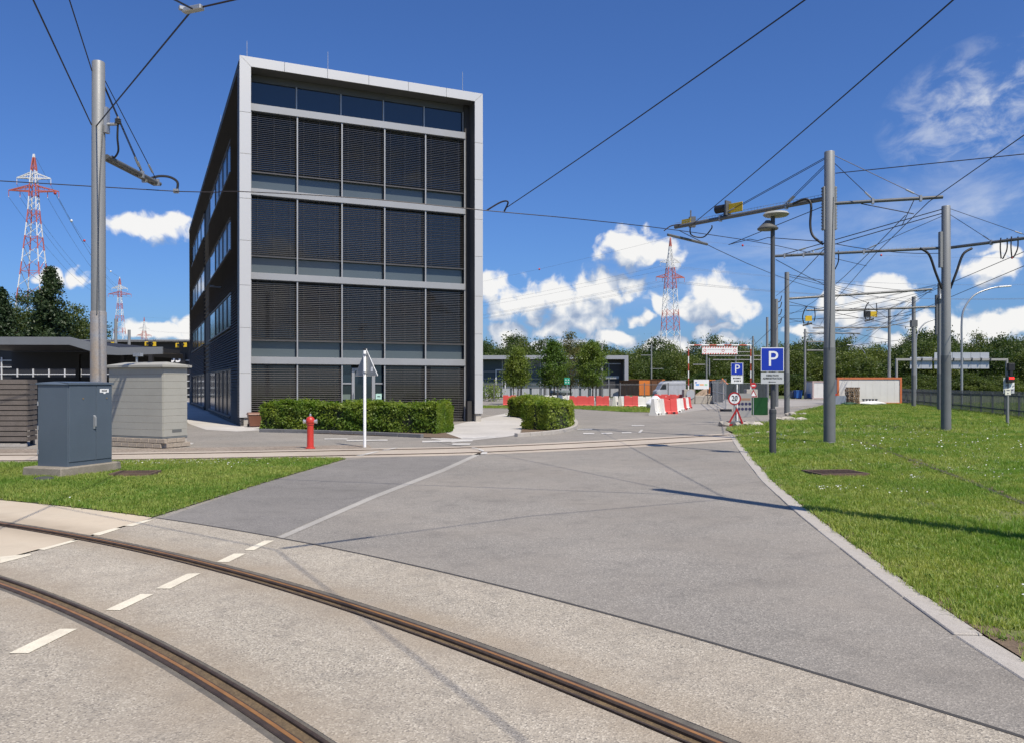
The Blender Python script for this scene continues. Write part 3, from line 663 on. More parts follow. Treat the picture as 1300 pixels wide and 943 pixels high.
# portal frame backing, reveals, soffit, and silver facing panels
MB().bb((.03, .03, .35), (.42, 1.05, H_ - .05)).bb((W_ - .38, .03, .35), (W_ - .03, 1.05, H_ - .05)).bb((.42, .03, H_ - .38), (W_ - .38, 1.05, H_ - .05)).build('portal_frame', REVEAL, B)
MB().bb((.06, .06, 0), (.34, .5, .35)).build('plinth_block', CONC, B); MB().bb((W_ - .32, .06, 0), (W_ - .06, .5, .35)).build('plinth_block', CONC, B)
def facing(u0, u1, z0, z1, cut=None):
    b = MB()
    if cut: b.poly_y(cut, -.012, .028)
    else: b.bb((u0, -.012, z0), (u1, .028, z1))
    return b.build('frame_panel', SILVER, B, bevel=.004)
zl = [.36] + [ZH(y, 33.04) for y in (473.7, 416, 362, 305, 251.5, 194.6, 141.7)]
for a, c in zip(zl, zl[1:]): facing(0, .45, a + .006, c - .006)
facing(0, 0, 0, 0, [(0, zl[-1] + .006), (.45, zl[-1] + .006), (.45, H_ - .405), (.004, H_ - .003)])
for a, c in zip(zl, zl[1:]): facing(W_ - .40, W_, a + .006, c - .006)
facing(0, 0, 0, 0, [(W_ - .40, zl[-1] + .006), (W_, zl[-1] + .006), (W_ - .004, H_ - .003), (W_ - .40, H_ - .405)])
ut = np.linspace(.0, W_, 7); lo_, hi_ = .45, W_ - .40
for i in range(6):
    a, c = ut[i] + (.006 if i else .008), ut[i + 1] - (.006 if i < 5 else .008)
    facing(0, 0, 0, 0, [(max(a, lo_ + .008) if i == 0 else a, H_ - .4), (min(c, hi_ - .008) if i == 5 else c, H_ - .4), (c, H_), (a, H_)])
# horizontal bands, mullions, panes, blinds
VB = .6; bands = [(2.56, 2.85), (6.08, 6.36), (9.60, 9.87), (13.10, 13.40)]
bay = [.51 + 1.91 * k for k in range(6)]
for z0, z1 in bands: MB().bb((.47, VB - .02, z0), (10.08, 1.0, z1)).build('transom_band', BAND, B, bevel=.006)
MB().bb((.45, .86, 14.42), (10.3, 1.04, 14.71)).build('head_beam', REVEAL, B)
MB().bb((10.08, .7, 0.0), (10.33, 1.06, 14.7)).build('side_panel', CLAD, B)
def pane(u0, u1, z0, z1, m, v=.9): MB().bb((u0, v, z0), (u1, v + .03, z1)).build('glass_pane', m, B)
fl = [(13.40, 14.42, None), (9.87, 13.10, 10.57), (6.36, 9.60, 7.06), (2.85, 6.08, 3.54), (.0, 2.56, None)]
for r, (z0, z1, sp) in enumerate(fl):
    for k in range(5):
        u0, u1 = bay[k] + .03, bay[k + 1] - .03
        if r == 4 and k == 2: continue
        if sp:
            pane(u0, u1, z0, sp + .10, SPANDREL, .86); pane(u0, u1, sp + .12, z1, GLASS)
        else: pane(u0, u1, z0, z1, GLASS_T if r == 0 else GLASS)
    for k in range(6):
        MB().bb((bay[k] - .028, VB + .02 if r else .84, z0), (bay[k] + .028, VB + .07 if r else .95, z1)).build('mullion', BAND, B)
slm = {}
def blind(u0, u1, z0, z1, tilt):
    b = MB(); z = z1 - .05; n = 0
    while z > z0 + .03:
        b.box(((u0 + u1) / 2, VB + .10, z), (u1 - u0, .064, .005), rx=R(tilt + RNG.uniform(-2, 2))); z -= .0815; n += 1
    for u in (u0 + .25, (u0 + u1) / 2, u1 - .25): b.bb((u - .004, VB + .096, z0), (u + .004, VB + .104, z1))
    b.bb((u0, VB + .05, z0 - .02), (u1, VB + .14, z0 + .015)); b.bb((u0, VB + .04, z1 - .03), (u1, VB + .15, z1))
    b.build('blind', SLAT, B, kind='stuff')
for z0, z1, t in ((10.57, 13.10, 24), (7.06, 9.60, 22), (3.54, 6.08, 24), (.08, 2.56, 26)):
    for k in range(5):
        if z0 < 1 and k == 2: continue
        blind(bay[k] + .035, bay[k + 1] - .035, z0, z1, t + RNG.uniform(-4, 4))
# entrance in the middle bay of the ground floor
ub = bay[2]
dr = MB().bb((ub + .47, .80, .06), (ub + .60, .90, 2.42)).bb((ub + 1.37, .80, .06), (ub + 1.52, .90, 2.42)).bb((ub + .60, .80, 2.30), (ub + 1.37, .90, 2.42)).bb((ub + .60, .80, .06), (ub + 1.37, .90, .2)).build('door', BAND, B, bevel=.005)
MB().bb((ub + .60, .84, .2), (ub + 1.37, .87, 2.30)).build('glass', GLASS, dr)
MB().tube((ub + .54, .72, .85), (ub + .54, .72, 1.35), .018).tube((ub + .54, .72, .9), (ub + .54, .81, .9), .012).tube((ub + .54, .72, 1.3), (ub + .54, .81, 1.3), .012).build('handle', GALV, dr)
for a, c in ((ub + .03, ub + .46), (ub + 1.53, ub + 1.88)):
    for z0, z1 in ((.06, .62), (.68, 1.72), (1.78, 2.54)): pane(a, c, z0, z1, GLASS, .87)
    for z0 in (.62, 1.72): MB().bb((a, .82, z0), (c, .90, z0 + .06)).build('glazing_bar', BAND, B)
MB().bb((ub + 1.56, .855, 1.05), (ub + 1.84, .862, 1.30)).build('notice', mat('notice_green', (.40, .62, .55), .6), B)
MB().bb((ub + 1.63, .851, 1.15), (ub + 1.77, .8555, 1.20)).build('notice_print', mat('print_dark', (.05, .09, .09), .6), B)
MB().bb((ub + .06, .855, 1.05), (ub + .42, .862, 1.28)).build('notice', mat('notice_dull', (.12, .16, .14), .6), B)
# side wall: ribbed cladding with strip windows
wz = [(11.36, 12.95), (7.84, 9.43), (4.32, 5.90), (.25, 2.40)]
clb = MB(); z = .06; pit = .1185
while z < H_ - .03:
    row = [(.03, DEP)]
    for z0, z1 in wz:
        if z0 - .06 < z + .06 < z1 + .04: row = [(.03, 4.3), (37.0, DEP)]
    if len(row) == 1 and z < 13.0: row = [(.03, 17.9), (22.4, DEP)]
    for a, c in row:
        clb.add([(.02 + .0, a, z), (.02, c, z), (.085, c, z + pit * .80), (.085, a, z + pit * .80), (.17, a, z), (.17, c, z), (.17, c, z + pit * .80), (.17, a, z + pit * .80)],
                [(0, 1, 2, 3), (0, 4, 5, 1), (3, 2, 6, 7), (0, 3, 7, 4), (1, 5, 6, 2)])
    z += pit
clb.build('cladding_board', CLAD, B, kind='stuff')
lv = MB()
for i in range(3):
    za, zb = wz[i + 1][1] + .06, wz[i][0] - .06; z = za
    while z < zb: lv.box((.12, 20.15, z + .1), (.12, 4.45, .03), ry=R(35)); z += .26
lv.build('louvre', CLAD, B, kind='stuff')
for z0, z1 in wz:
    g = z0 < 1
    for a, c, m in ((4.35, 6.6, GLASS_S), (6.65, 8.9, GLASS_S), (8.95, 11.2, GLASS_S), (11.25, 13.55, GLASS_S), (13.65, 17.85, MIRROR), (22.45, 26.2, MIRROR), (26.25, 29.95, MIRROR), (30.05, 33.5, GLASS_S), (33.55, 36.95, GLASS_S)):
        o = MB().bb((.11, a, z0), (.14, c, z1)).build('side_window', m, B)
        MB().bb((.08, a, z0 - .02), (.16, a + .07, z1 + .02)).bb((.08, c - .07, z0 - .02), (.16, c, z1 + .02)).bb((.075, a + .07, z1 - .05), (.16, c - .07, z1 + .02)).bb((.0, a, z0 - .055), (.16, c, z0 + .02)).build('frame', REVEAL, o)
for u, v, h in ((.35, .5, .85), (3.7, .55, 1.0), (9.9, .5, 1.1), (.3, 12.5, 1.4), (.3, 23, 1.2)):
    MB().lathe([(.03, 0), (.012, .05), (.009, h)], (u, v, H_ - .03), 6).build('lightning_rod', GALV, B)
for v, z in ((9, 6.6), (21, 3.4)): MB().bb((-.35, v, z), (.03, v + .1, z + .07)).bb((-.5, v - .06, z + .02), (-.3, v + .16, z + .1)).build('wall_lamp', STEEL_D, B)
MB().bb((10.05, .25, .0), (10.3, .45, .95)).build('bollard_panel', CLAD, B)

# ------------------------------------------------------------------ hedges, kerbs round them, bin
HEDGE = leafmat('hedge_leaf', (.10, .17, .02), (.27, .31, .05), vs=1.6, trans=.4)
HCORE = mat('hedge_core', (.022, .03, .012), .9, var=.5, vs=6)
def hedge(name, label, path, width, h, nleaf):
    pts = resample(smooth_poly([Vector(p) for p in path], 8), .25); l, r = offset([tuple(p) for p in pts], width / 2), offset([tuple(p) for p in pts], -width / 2)
    c = Vector(path[0]); e = thing(name, label, 'hedge', (c.x, c.y, 0))
    k = len(pts); b = MB(); s = .86
    ll, rr = offset([tuple(p) for p in pts], width / 2 * s), offset([tuple(p) for p in pts], -width / 2 * s)
    vs = [(x - c.x, y - c.y, z) for i in range(k) for (x, y), z in ((ll[i], .02), (rr[i], .02), (rr[i], h * .93), (ll[i], h * .93))]
    b.add(vs, [f for i in range(k - 1) for f in [(4 * i + j, 4 * i + (j + 1) % 4, 4 * i + 4 + (j + 1) % 4, 4 * i + 4 + j) for j in range(4)]] + [(0, 1, 2, 3), (4 * k - 1, 4 * k - 2, 4 * k - 3, 4 * k - 4)])
    b.build('twig_core', HCORE, e)
    L_, R__ = np.array(l), np.array(r); n = nleaf; rg = RNG
    i = rg.integers(0, k - 1, n); t = rg.uniform(size=n); side = rg.uniform(size=n)
    A = L_[i] * (1 - t[:, None]) + L_[i + 1] * t[:, None]; Bq = R__[i] * (1 - t[:, None]) + R__[i + 1] * t[:, None]
    w = np.where(side < .36, rg.uniform(0, .10, n), np.where(side < .64, rg.uniform(.90, 1, n), rg.uniform(0, 1, n)))
    z = np.where(side < .64, rg.uniform(.05, h, n), h + rg.normal(0, .035, n))
    en = rg.uniform(size=n) < .10; i0 = rg.integers(0, 2, n)
    A[en] = np.where(i0[en][:, None] == 0, L_[0], L_[-1]); Bq[en] = np.where(i0[en][:, None] == 0, R__[0], R__[-1]); w[en] = rg.uniform(0, 1, en.sum()); z[en] = rg.uniform(.05, h, en.sum())
    XY = A * (1 - w[:, None]) + Bq * w[:, None]; d = (A - Bq); d /= np.linalg.norm(d, axis=1)[:, None]
    lump = .07 * np.sin(XY[:, 0] * 5.1 + z * 4) * np.sin(XY[:, 1] * 4.3 + z * 5.7) + rg.normal(0, .05, n) + .05 * np.sin(XY[:, 0] * 2.1)
    sg = np.where(w < .5, 1, -1); nz = (side >= .64) & ~en
    XY = XY + d * (lump * sg * (~nz))[:, None]; z = z + np.where(nz, lump, 0)
    Nn = np.c_[d * (sg * (~nz))[:, None], nz * 1.0]
    V, Fq = leaf_quads(np.c_[XY[:, 0] - c.x, XY[:, 1] - c.y, z], .048, up=.25, squash=.62, nrm=Nn)
    put(bpy.data.objects.new('foliage', npmesh('foliage', V, Fq, HEDGE, 4)), e)
    return e
hedge('hedge', 'long clipped green hedge below the entrance bay of the office block', [(-9.3, 31.35), (-6.5, 30.2), (-3.9, 29.1), (-2.35, 28.5)], 1.2, .95, 52000)
hedge('hedge', 'clipped hedge curving round the corner of the light paving, beside the road', [(.35, 43.5), (1.3, 41.5), (1.75, 37), (1.85, 33), (1.55, 31.2), (.75, 30.15)], 1.25, .98, 46000)
HK = mat('dark_kerb', (.16, .16, .165), .8, var=.5, vs=4, bump=.3)
def kerb_line(px, w, h, length, material):
    root = put(bpy.data.objects.new('kerb', None)); root['kind'] = 'structure'
    pts = resample(smooth_poly([G(*p).to_2d() for p in px]), length)
    me = MB().box((0, 0, h / 2 - .02), (1, w, h + .04)).mesh('kerb_stone', bevel=.01); me.materials.append(material)
    for a, b in zip(pts, pts[1:]):
        d = b - a; inst('kerb_stone', me, root, ((a + b) / 2).to_3d(), (0, 0, math.atan2(d.y, d.x)), (d.length * .985, 1, 1))
kerb_line([(330, 548), (400, 549.5), (480, 552.5), (560, 556.5)], .14, .12, 1.0, HK)
kerb_line([(655, 554), (690, 551.5), (716, 548), (729, 543.5), (731, 537), (725, 531)], .16, .12, .6, KERB)
sheet('planting_bed', [quad_px([(330, 546.5), (556, 555), (586, 556), (560, 547), (420, 541), (330, 541)], .02), quad_px([(658, 553), (700, 549), (724, 543), (722, 532), (700, 524), (668, 524), (662, 547)], .02)], .022, SOIL, kind='structure')
e = thing('wheelie_bin', 'small brown wheeled bin beside the silver frame of the office block', 'bin', GX(323, 32.6), R(24))
BRN = mat('brown_plastic', (.17, .07, .04), .5, var=.3, vs=5)
MB().add([(-.2, -.22, .04), (.2, -.22, .04), (.2, .2, .04), (-.2, .2, .04), (-.26, -.28, .5), (.26, -.28, .5), (.26, .26, .5), (-.26, .26, .5)], [(0, 3, 2, 1), (4, 5, 6, 7), (0, 1, 5, 4), (1, 2, 6, 5), (2, 3, 7, 6), (3, 0, 4, 7)]).build('body', BRN, e, bevel=.015)
MB().add([(-.29, -.31, .5), (.29, -.31, .5), (.29, .28, .5), (-.29, .28, .5), (-.25, -.26, .57), (.25, -.26, .57), (.25, .26, .59), (-.25, .26, .59)], [(0, 3, 2, 1), (4, 5, 6, 7), (0, 1, 5, 4), (1, 2, 6, 5), (2, 3, 7, 6), (3, 0, 4, 7)]).build('lid', BRN, e, bevel=.01)
for s in (-1, 1): MB().tube((s * .19, .2, .07), (s * .25, .2, .07), .07, 12).build('wheel', BLACK, e)

# ------------------------------------------------------------------ hydrant and give-way sign
h0 = G(394, 569); e = thing('fire_hydrant', 'red pillar fire hydrant with silver side outlets on the gravel verge', 'hydrant', h0)
HR = mat('hydrant_red', (.50, .035, .02), .38, var=.35, vs=6, col2=(.36, .035, .02), coat=.2)
MB().lathe([(.13, 0), (.13, .03), (.095, .04), (.09, .06), (.085, .62), (.10, .64), (.10, .67), (.115, .69), (.118, .76), (.105, .80), (.08, .835), (.045, .85), (.03, .86)], n=20).build('barrel', HR, e, smooth=35)
MB().lathe([(.028, .85), (.03, .90), (.022, .925), (.012, .93)], n=8).build('spindle_cap', GALV, e, smooth=30)
for s in (-1, 1): MB().tube((s * .09, 0, .725), (s * .155, 0, .725), .048, 14).tube((s * .155, 0, .725), (s * .185, 0, .725), .06, 6).build('outlet', mat('outlet_alu', (.62, .63, .64), .35, .8), e)
g0 = G(463, 567.5); e = thing('give_way_sign', 'back of a triangular road sign on a white post beside the hydrant', 'sign', g0, R(-38))
MB().lathe([(.04, 0), (.04, 2.62), (.036, 2.63)], n=14).build('post', WHITE, e, smooth=40)
MB().lathe([(.042, 2.62), (.042, 2.66), (.03, 2.67)], n=14).build('post_cap', BLACK, e)
SGB = mat('sign_back', (.29, .305, .31), .5, .4, var=.2, vs=3)
MB().poly_y([(-.45, 1.94), (.45, 1.94), (0, 2.66)], .041, .052).build('plate', SGB, e)
tri = [(-.45, 1.94), (.45, 1.94), (0, 2.66)]
b = MB()
for p, q in ((0, 1), (1, 2), (2, 0)): b.tube((tri[p][0], .062, tri[p][1]), (tri[q][0], .055, tri[q][1]), .009, 6)
b.build('rim', WHITE, e)
MB().box((0, .02, 2.02), (.1, .12, .05)).box((0, .02, 2.5), (.1, .12, .05)).build('clamp', GALV, e)
MB().bb((.2, .040, 2.05), (.28, .0445, 2.17)).build('sticker', WHITE, e)

# ------------------------------------------------------------------ left: cabinet, kiosk, slat fence, shelter, depot hall
CAB = mat('cabinet_blue_grey', (.094, .122, .156), .42, .1, var=.7, vs=1.3, col2=(.075, .097, .124), fine=.05, fs=60)
ca = math.atan2(.954, .30)
e = thing('electric_cabinet', 'dark blue-grey metal electric cabinet standing on a concrete plinth in the lawn', 'cabinet', (-8.17, 14.93, 0), ca)
MB().add([(-.28, -.13, -.05), (1.22, -.10, -.05), (1.22, .86, -.05), (-.25, .84, -.05), (-.26, -.11, .19), (1.2, -.08, .19), (1.2, .84, .19), (-.23, .82, .19)],
         [(0, 3, 2, 1), (4, 5, 6, 7), (0, 1, 5, 4), (1, 2, 6, 5), (2, 3, 7, 6), (3, 0, 4, 7)]).build('plinth', speckle('plinth_concrete', (.25, .22, .18), (.16, .14, .11), (.34, .31, .26), 60, .5, (.17, .155, .12), 2.2, .8, bump=.4), e, bevel=.02)
MB().bb((.0, .0, .18), (1.05, .72, 1.70)).build('body', CAB, e, bevel=.008)
MB().add([(-.02, -.03, 1.70), (1.07, -.03, 1.70), (1.07, .75, 1.70), (-.02, .75, 1.70), (-.02, -.03, 1.735), (1.07, -.03, 1.735), (1.0, .36, 1.76), (.05, .36, 1.76), (1.07, .75, 1.735), (-.02, .75, 1.735)],
         [(0, 3, 2, 1), (4, 5, 6, 7), (7, 6, 8, 9), (0, 1, 5, 4), (1, 2, 8, 6, 5), (2, 3, 9, 8), (3, 0, 4, 7, 9)]).build('lid', CAB, e)
for a, c in ((.015, .640), (.652, 1.035)): MB().bb((a, -.014, .27), (c, .0, 1.68)).build('door', CAB, e, bevel=.006)
MB().bb((.02, -.006, .19), (1.03, .0, .255)).build('base_rail', CAB, e)
MB().box((.60, -.022, .99), (.055, .016, .26)).box((.60, -.045, 1.00), (.032, .03, .19)).build('handle', GALV, e, bevel=.006)
MB().bb((.73, -.0185, 1.55), (.95, -.0145, 1.62)).bb((.82, -.0185, 1.525), (.87, -.0145, 1.55)).build('label_plate', WHITE, e)
for i in range(4): MB().bb((.775 + i * .034, -.0205, 1.572), (.801 + i * .034, -.0187, 1.598)).build('plate_mark', BLACK, e)
for u in (.33, .90): MB().tube((u, -.014, 1.44), (u, -.024, 1.44), .012, 8).build('lock', mat('brass', (.5, .32, .12), .4, .7), e)
for z in (.45, .9, 1.35): MB().tube((-.012, .70, z - .04), (-.012, .70, z + .04), .012, 8).build('hinge', GALV, e)
st = MB().lathe([(.09, 0), (.14, .03), (.13, .07), (.06, .09)], n=9); st.v = [(x * 1.25, y, z) for x, y, z in st.v]
o = st.build('round_cover', mat('dark_rubber', (.05, .055, .05), .8), None, smooth=60, label='small dark lid lying in the grass against the cabinet plinth', cat='lid'); o.location = GX(56, 14.25, .0)
def cover(name, label, px, sx, sy, rz):
    c = G(*px); e = thing(name, label, 'cover', c, rz)
    RM = mat('rusty_grating', (.16, .105, .075), .8, .2, var=.7, vs=6, col2=(.09, .065, .05))
    MB().bb((-sx / 2, -sy / 2, .0), (sx / 2, sy / 2, .04)).build('plate', SOIL, e)
    for a, c_ in (((-sx / 2, -sy / 2), (sx / 2, -sy / 2 + .04)), ((-sx / 2, sy / 2 - .04), (sx / 2, sy / 2)), ((-sx / 2, -sy / 2 + .04), (-sx / 2 + .04, sy / 2 - .04)), ((sx / 2 - .04, -sy / 2 + .04), (sx / 2, sy / 2 - .04))):
        MB().bb((*a, .04), (*c_, .075)).build('frame_bar', RM, e)
    n = int(sx / .05)
    for i in range(1, n): MB().bb((-sx / 2 + i * sx / n - .008, -sy / 2 + .04, .04), (-sx / 2 + i * sx / n + .008, sy / 2 - .04, .07)).build('bar', RM, e)
cover('drain_grating', 'rusty rectangular grating set in the lawn beside the lamp post', (1060, 603), .95, .75, R(8))
cover('ground_cover', 'brown rectangular cover in the grass behind the electric cabinet', (172, 603.5), .75, .6, R(6))

KIOSK = mat('kiosk_panel', (.34, .335, .295), .6, .0, var=.6, vs=1.5, col2=(.285, .28, .245), fine=.04, fs=40)
ka = math.atan2(-.8, 1.7)
e = thing('metal_kiosk', 'pale grey panelled metal kiosk on a low block base behind the cabinet', 'kiosk', (-9.3, 21.6, 0), ka)   # local +x along the front towards the corner
KL, KW, KB, KT = 2.05, .82, .27, 2.16
MB().bb((-KL + .01, .01, .0), (-.01, KW - .01, KT)).build('core', COREM, e)
n = 10; ph = (KT - KB - .04) / n
for i in range(n):
    z0 = KB + .04 + i * ph
    MB().bb((-KL, -.012, z0 + .002), (-.001, .012, z0 + ph - .002)).build('front_panel', KIOSK, e, bevel=.004)
    MB().bb((-.012, .013, z0 + .002), (.012, KW, z0 + ph - .002)).build('side_panel', KIOSK, e, bevel=.004)
MB().bb((-KL, -.02, KB), (.02, KW, KB + .035)).build('base_rail', mat('kiosk_rail', (.17, .185, .19), .5, .2), e)
MB().add([(-KL - .08, -.1, KT), (.1, -.1, KT), (.1, KW + .08, KT), (-KL - .08, KW + .08, KT), (-KL - .08, -.1, KT + .06), (.1, -.1, KT + .06), (.1, KW + .08, KT + .06), (-KL - .08, KW + .08, KT + .06), (-KL + .2, .36, KT + .15), (-.25, .36, KT + .15)],
         [(0, 3, 2, 1), (0, 1, 5, 4), (1, 2, 6, 5), (2, 3, 7, 6), (3, 0, 4, 7), (4, 5, 9, 8), (5, 6, 9), (6, 7, 8, 9), (7, 4, 8)]).build('roof', KIOSK, e)
BLK = speckle('base_block', (.36, .31, .25), (.24, .2, .16), (.46, .41, .34), 60, .5, (.28, .23, .18), 3, .7)
bm_ = MB().box((0, 0, 0), (.285, .1, .115)).mesh('block', bevel=.008); bm_.materials.append(BLK)
MB().bb((-KL, .0, 0), (0, KW, KB)).build('mortar', mat('mortar', (.42, .39, .34), .9, var=.4, vs=9), e)
for r in range(2):
    x = -.15 + (.15 if r else 0); k = 0
    while x > -KL + .1: inst('block', bm_, e, (x, -.002 - .03 + .02, .075 + r * .128)); x -= .297
    y = .16 + (.12 if r else 0)
    while y < KW - .05: inst('block', bm_, e, (.0, y, .075 + r * .128), (0, 0, R(90))); y += .297
MB().bb((.013, .3, .42), (.018, .62, .50)).build('vent_plate', mat('vent', (.12, .125, .12), .6), e)
MB().tube((-1.45, .4, KT + .1), (-1.45, .4, KT + .32), .03).box((-1.4, .4, KT + .36), (.28, .1, .09)).build('floodlight', GALV, e)
# timber screen
f0 = G(-60, 567); f1 = G(34, 567); f2 = G(46.5, 564)
e = thing('timber_screen', 'weathered dark timber slat screen left of the electric cabinet', 'fence', f1)
for r in range(12):
    z = .22 + r * .142
    for a, c in ((f0, f1), (f1, f2)):
        d = c - a; L_ = d.length; m_ = (a + c) / 2 - f1
        MB().box((m_.x, m_.y, z), (L_ - .01, .03, .118), rz=math.atan2(d.y, d.x) , rx=R(-4)).build('plank', TIMB, e)
for p in (f0, f1, f2, (f0 + f1) / 2): 
    q = p - f1; MB().box((q.x - .2, q.y + .14, .90), (.09, .09, 1.84)).build('post', STEEL_D, e)
d = f1 - f0; MB().box(((f0 - f1) / 2 + Vector((0, 0, .05))), (d.length, .06, .08), rz=math.atan2(d.y, d.x)).build('kerb_board', KERB, e)
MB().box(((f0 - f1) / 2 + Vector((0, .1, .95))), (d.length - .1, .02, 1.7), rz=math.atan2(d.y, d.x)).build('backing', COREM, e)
# folded shelter roof
FAS = mat('fascia_grey', (.185, .195, .205), .5, .2, var=.3, vs=1.5)
DS = 30.0; c0 = GX(88, DS)
e = thing('bicycle_shelter', 'dark grey folded shelter roof rising behind the timber screen', 'shelter', c0)
line = [(-140, 427.5, 437.5), (88, 428, 438), (128, 438, 450), (150, 441.5, 451), (206, 440.5, 449.5)]
top = [(P(x, a, DS) - c0) for x, a, _ in line]; bot = [(P(x, b_, DS) - c0) for x, _, b_ in line]
for i in range(4):
    a, c, a2, c2 = top[i], top[i + 1], bot[i], bot[i + 1]
    MB().add([a2, c2, c, a, a2 + Vector((0, .08, 0)), c2 + Vector((0, .08, 0)), c + Vector((0, .08, 0)), a + Vector((0, .08, 0))], [(0, 1, 2, 3), (7, 6, 5, 4), (0, 4, 5, 1), (3, 2, 6, 7), (1, 5, 6, 2), (0, 3, 7, 4)]).build('fascia', FAS, e)
    dy = Vector((0, 7.5 if i < 2 else 1.6, 0)); lo = Vector((0, 0, .06)); f_ = Vector((0, .085, 0))
    MB().add([a2 + lo + f_, c2 + lo + f_, c - lo + f_, a - lo + f_, a2 + lo + dy, c2 + lo + dy, c - lo + dy, a - lo + dy], [(0, 1, 2, 3), (7, 6, 5, 4), (0, 4, 5, 1), (3, 2, 6, 7), (1, 5, 6, 2), (0, 3, 7, 4)]).build('roof_slab', COREM, e)
for x, yy in ((-90, 1), (104, 3.2), (140, 3.4), (-20, 6.5), (118, .6)):
    q = GX(x, DS) - c0; MB().box((q.x, yy, 1.55), (.16, .16, 3.0)).build('post', COREM, e)
q = GX(-140, DS) - c0
MB().bb((q.x, 7.3, 0), (GX(110, DS).x - c0.x, 7.45, 2.05)).build('back_wall', COREM, e)
MB().bb((q.x, 7.3, 2.42), (GX(110, DS).x - c0.x, 7.45, 3.2)).build('back_wall', COREM, e)
# depot hall far behind
DH = 105.0; h0 = GX(100, DH)
HALLR = mat('hall_roof', (.30, .31, .32), .6, .2, var=.3, vs=.3)
HALLW = mat('hall_wall', (.02, .02, .023), .5)
MULW = mat('hall_mullion', (.55, .56, .57), .5)
e = thing('depot_hall', 'long low dark tram depot hall with white window grid behind the shelter', 'building', h0)
xa, xb = GX(-60, DH).x - h0.x, GX(262, DH).x - h0.x
zt = ZH(432, DH)
MB().bb((xa, .4, 0), (xb, 30, zt - .25)).build('wall', HALLW, e)
MB().bb((xa - 1, -1.2, zt - .25), (xb + .5, 31, zt)).build('roof', HALLR, e)
for z in np.linspace(.4, zt - 2.6, 6): MB().bb((xa, .25, z - .05), (xb, .4, z + .05)).build('transom', MULW, e)
for x in np.arange(xa, xb, 2.05): MB().bb((x - .06, .2, .0), (x + .06, .38, zt - 2.2)).build('mullion', MULW, e)
for k, x in enumerate((GX(222, DH).x - h0.x,)):
    MB().bb((x - 1.3, .1, ZH(461, DH)), (x + 1.3, .2, ZH(449, DH))).build('number_board', BLACK, e)
    lettering('0%d' % (3 + k), 1.6, WHITE, e, (x, .08, ZH(455, DH)), bold=.04)
def lamp_signal(px, py, D, flip):
    p = P(px, py, D); o = thing('wire_signal', 'small yellow signal hanging before the depot hall roof' + (', dark hood turned left' if flip < 0 else ', dark hood turned right'), 'signal', p, group='yellow signals over the depot tracks'); o.scale = (.62, .62, .62)
    MB().bb((-.3, -.1, -.42), (.3, .1, .38)).build('backboard', YEL, o, bevel=.03)
    MB().tube((flip * .32, -.1, .05), (flip * .32, -.45, .05), .2, 12).build('hood', BLACK, o)
    MB().bb((-.2, -.03, .38), (-.16, .03, .95)).bb((.16, -.03, .38), (.2, .03, .95)).bb((-.2, -.025, .6), (.2, .025, .66)).build('hanger', STEEL_D, o)
for a in ((143, 437, 92, -1), (186, 436.5, 92, 1), (196, 437, 92, -1), (225, 438.5, 92, 1), (235, 438, 92, -1)): lamp_signal(*a)
o = MB(); pa, pb = P(60, 432, 92), P(250, 433.5, 92); o.path([pa + (pb - pa) * t for t in np.linspace(0, 1, 12)], .035, 5).build('span_wire', WIRE, loc=pa, label='span wire carrying the yellow signals before the depot hall', cat='wire')
for px, py in ((147, 405), (164, 419)):
    p = GX(px, 86); MB().lathe([(.17, 0), (.15, ZH(py, 86))], n=10).build('catenary_mast', STEEL_G, smooth=40, label='slim grey mast rising behind the shelter roof, ' + ('taller of the pair' if py == 405 else 'shorter of the pair'), cat='mast').location = p

# ------------------------------------------------------------------ catenary masts, arms and wires
INS = mat('insulator', (.05, .05, .055), .4)
def sag(a, b, s=0., n=8):
    a, b = Vector(a), Vector(b); return [a + (b - a) * t - Vector((0, 0, s * 4 * t * (1 - t))) for t in np.linspace(0, 1, n)]
def wire(label, pts, r=.012, name='overhead_wire', group=None, cat='wire'):
    pts = [Vector(p) for p in pts]; b = MB().path(pts, r, 5)
    return b.build(name, WIRE, loc=pts[0], label=label, cat=cat, **({'group': group} if group else {}))
def mast(label, base, h, r=.155, sleeve=2.6, group=None, box=False):
    e = thing('catenary_mast', label, 'mast', base, group=group)
    MB().lathe([(r, sleeve), (r * .92, h - .02), (r * .86, h)], n=20).build('shaft', STEEL_G, e, smooth=40)
    MB().lathe([(r * 1.12, -.02), (r * 1.12, .05), (r * 1.06, .06), (r * 1.05, sleeve)], n=20).build('lower_sleeve', STEEL_S, e, smooth=40)
    return e
STEEL_S = mat('mast_sleeve', (.16, .17, .175), .6, .15, var=.6, vs=2.2, col2=(.115, .12, .122))
def arm(e, a, b, r=.05, ties=(), cable=False, name='cantilever_arm', m=STEEL_D):
    """a,b world ends; ties: list of (mast point z, fraction along the arm, count)"""
    o = Vector(e.location); a, b = Vector(a), Vector(b); d = b - a
    MB().tube(a - o, b - o, r, 10).build(name, m, e, smooth=40)
    side = d.cross(Vector((0, 0, 1))).normalized()
    for z, t, k in ties:
        top = Vector((o.x, o.y, z)) + (d.normalized() * .10); p = a + d * t + Vector((0, 0, r))
        for j in range(k):
            s_ = side * ((j - (k - 1) / 2) * .09)
            MB().tube(top + s_ - o, p + s_ - o, .010, 5).build('tie_rod', WIRE, e)
            q = top + (p - top) * .88 + s_
            MB().tube(q - o - (p - top).normalized() * .12, q - o + (p - top).normalized() * .12, .024, 6).build('insulator', GALV, e)
        MB().box(p - o + Vector((0, 0, -r)), (.06, .12, 2 * r + .06), rz=math.atan2(d.y, d.x)).build('clamp', GALV, e)

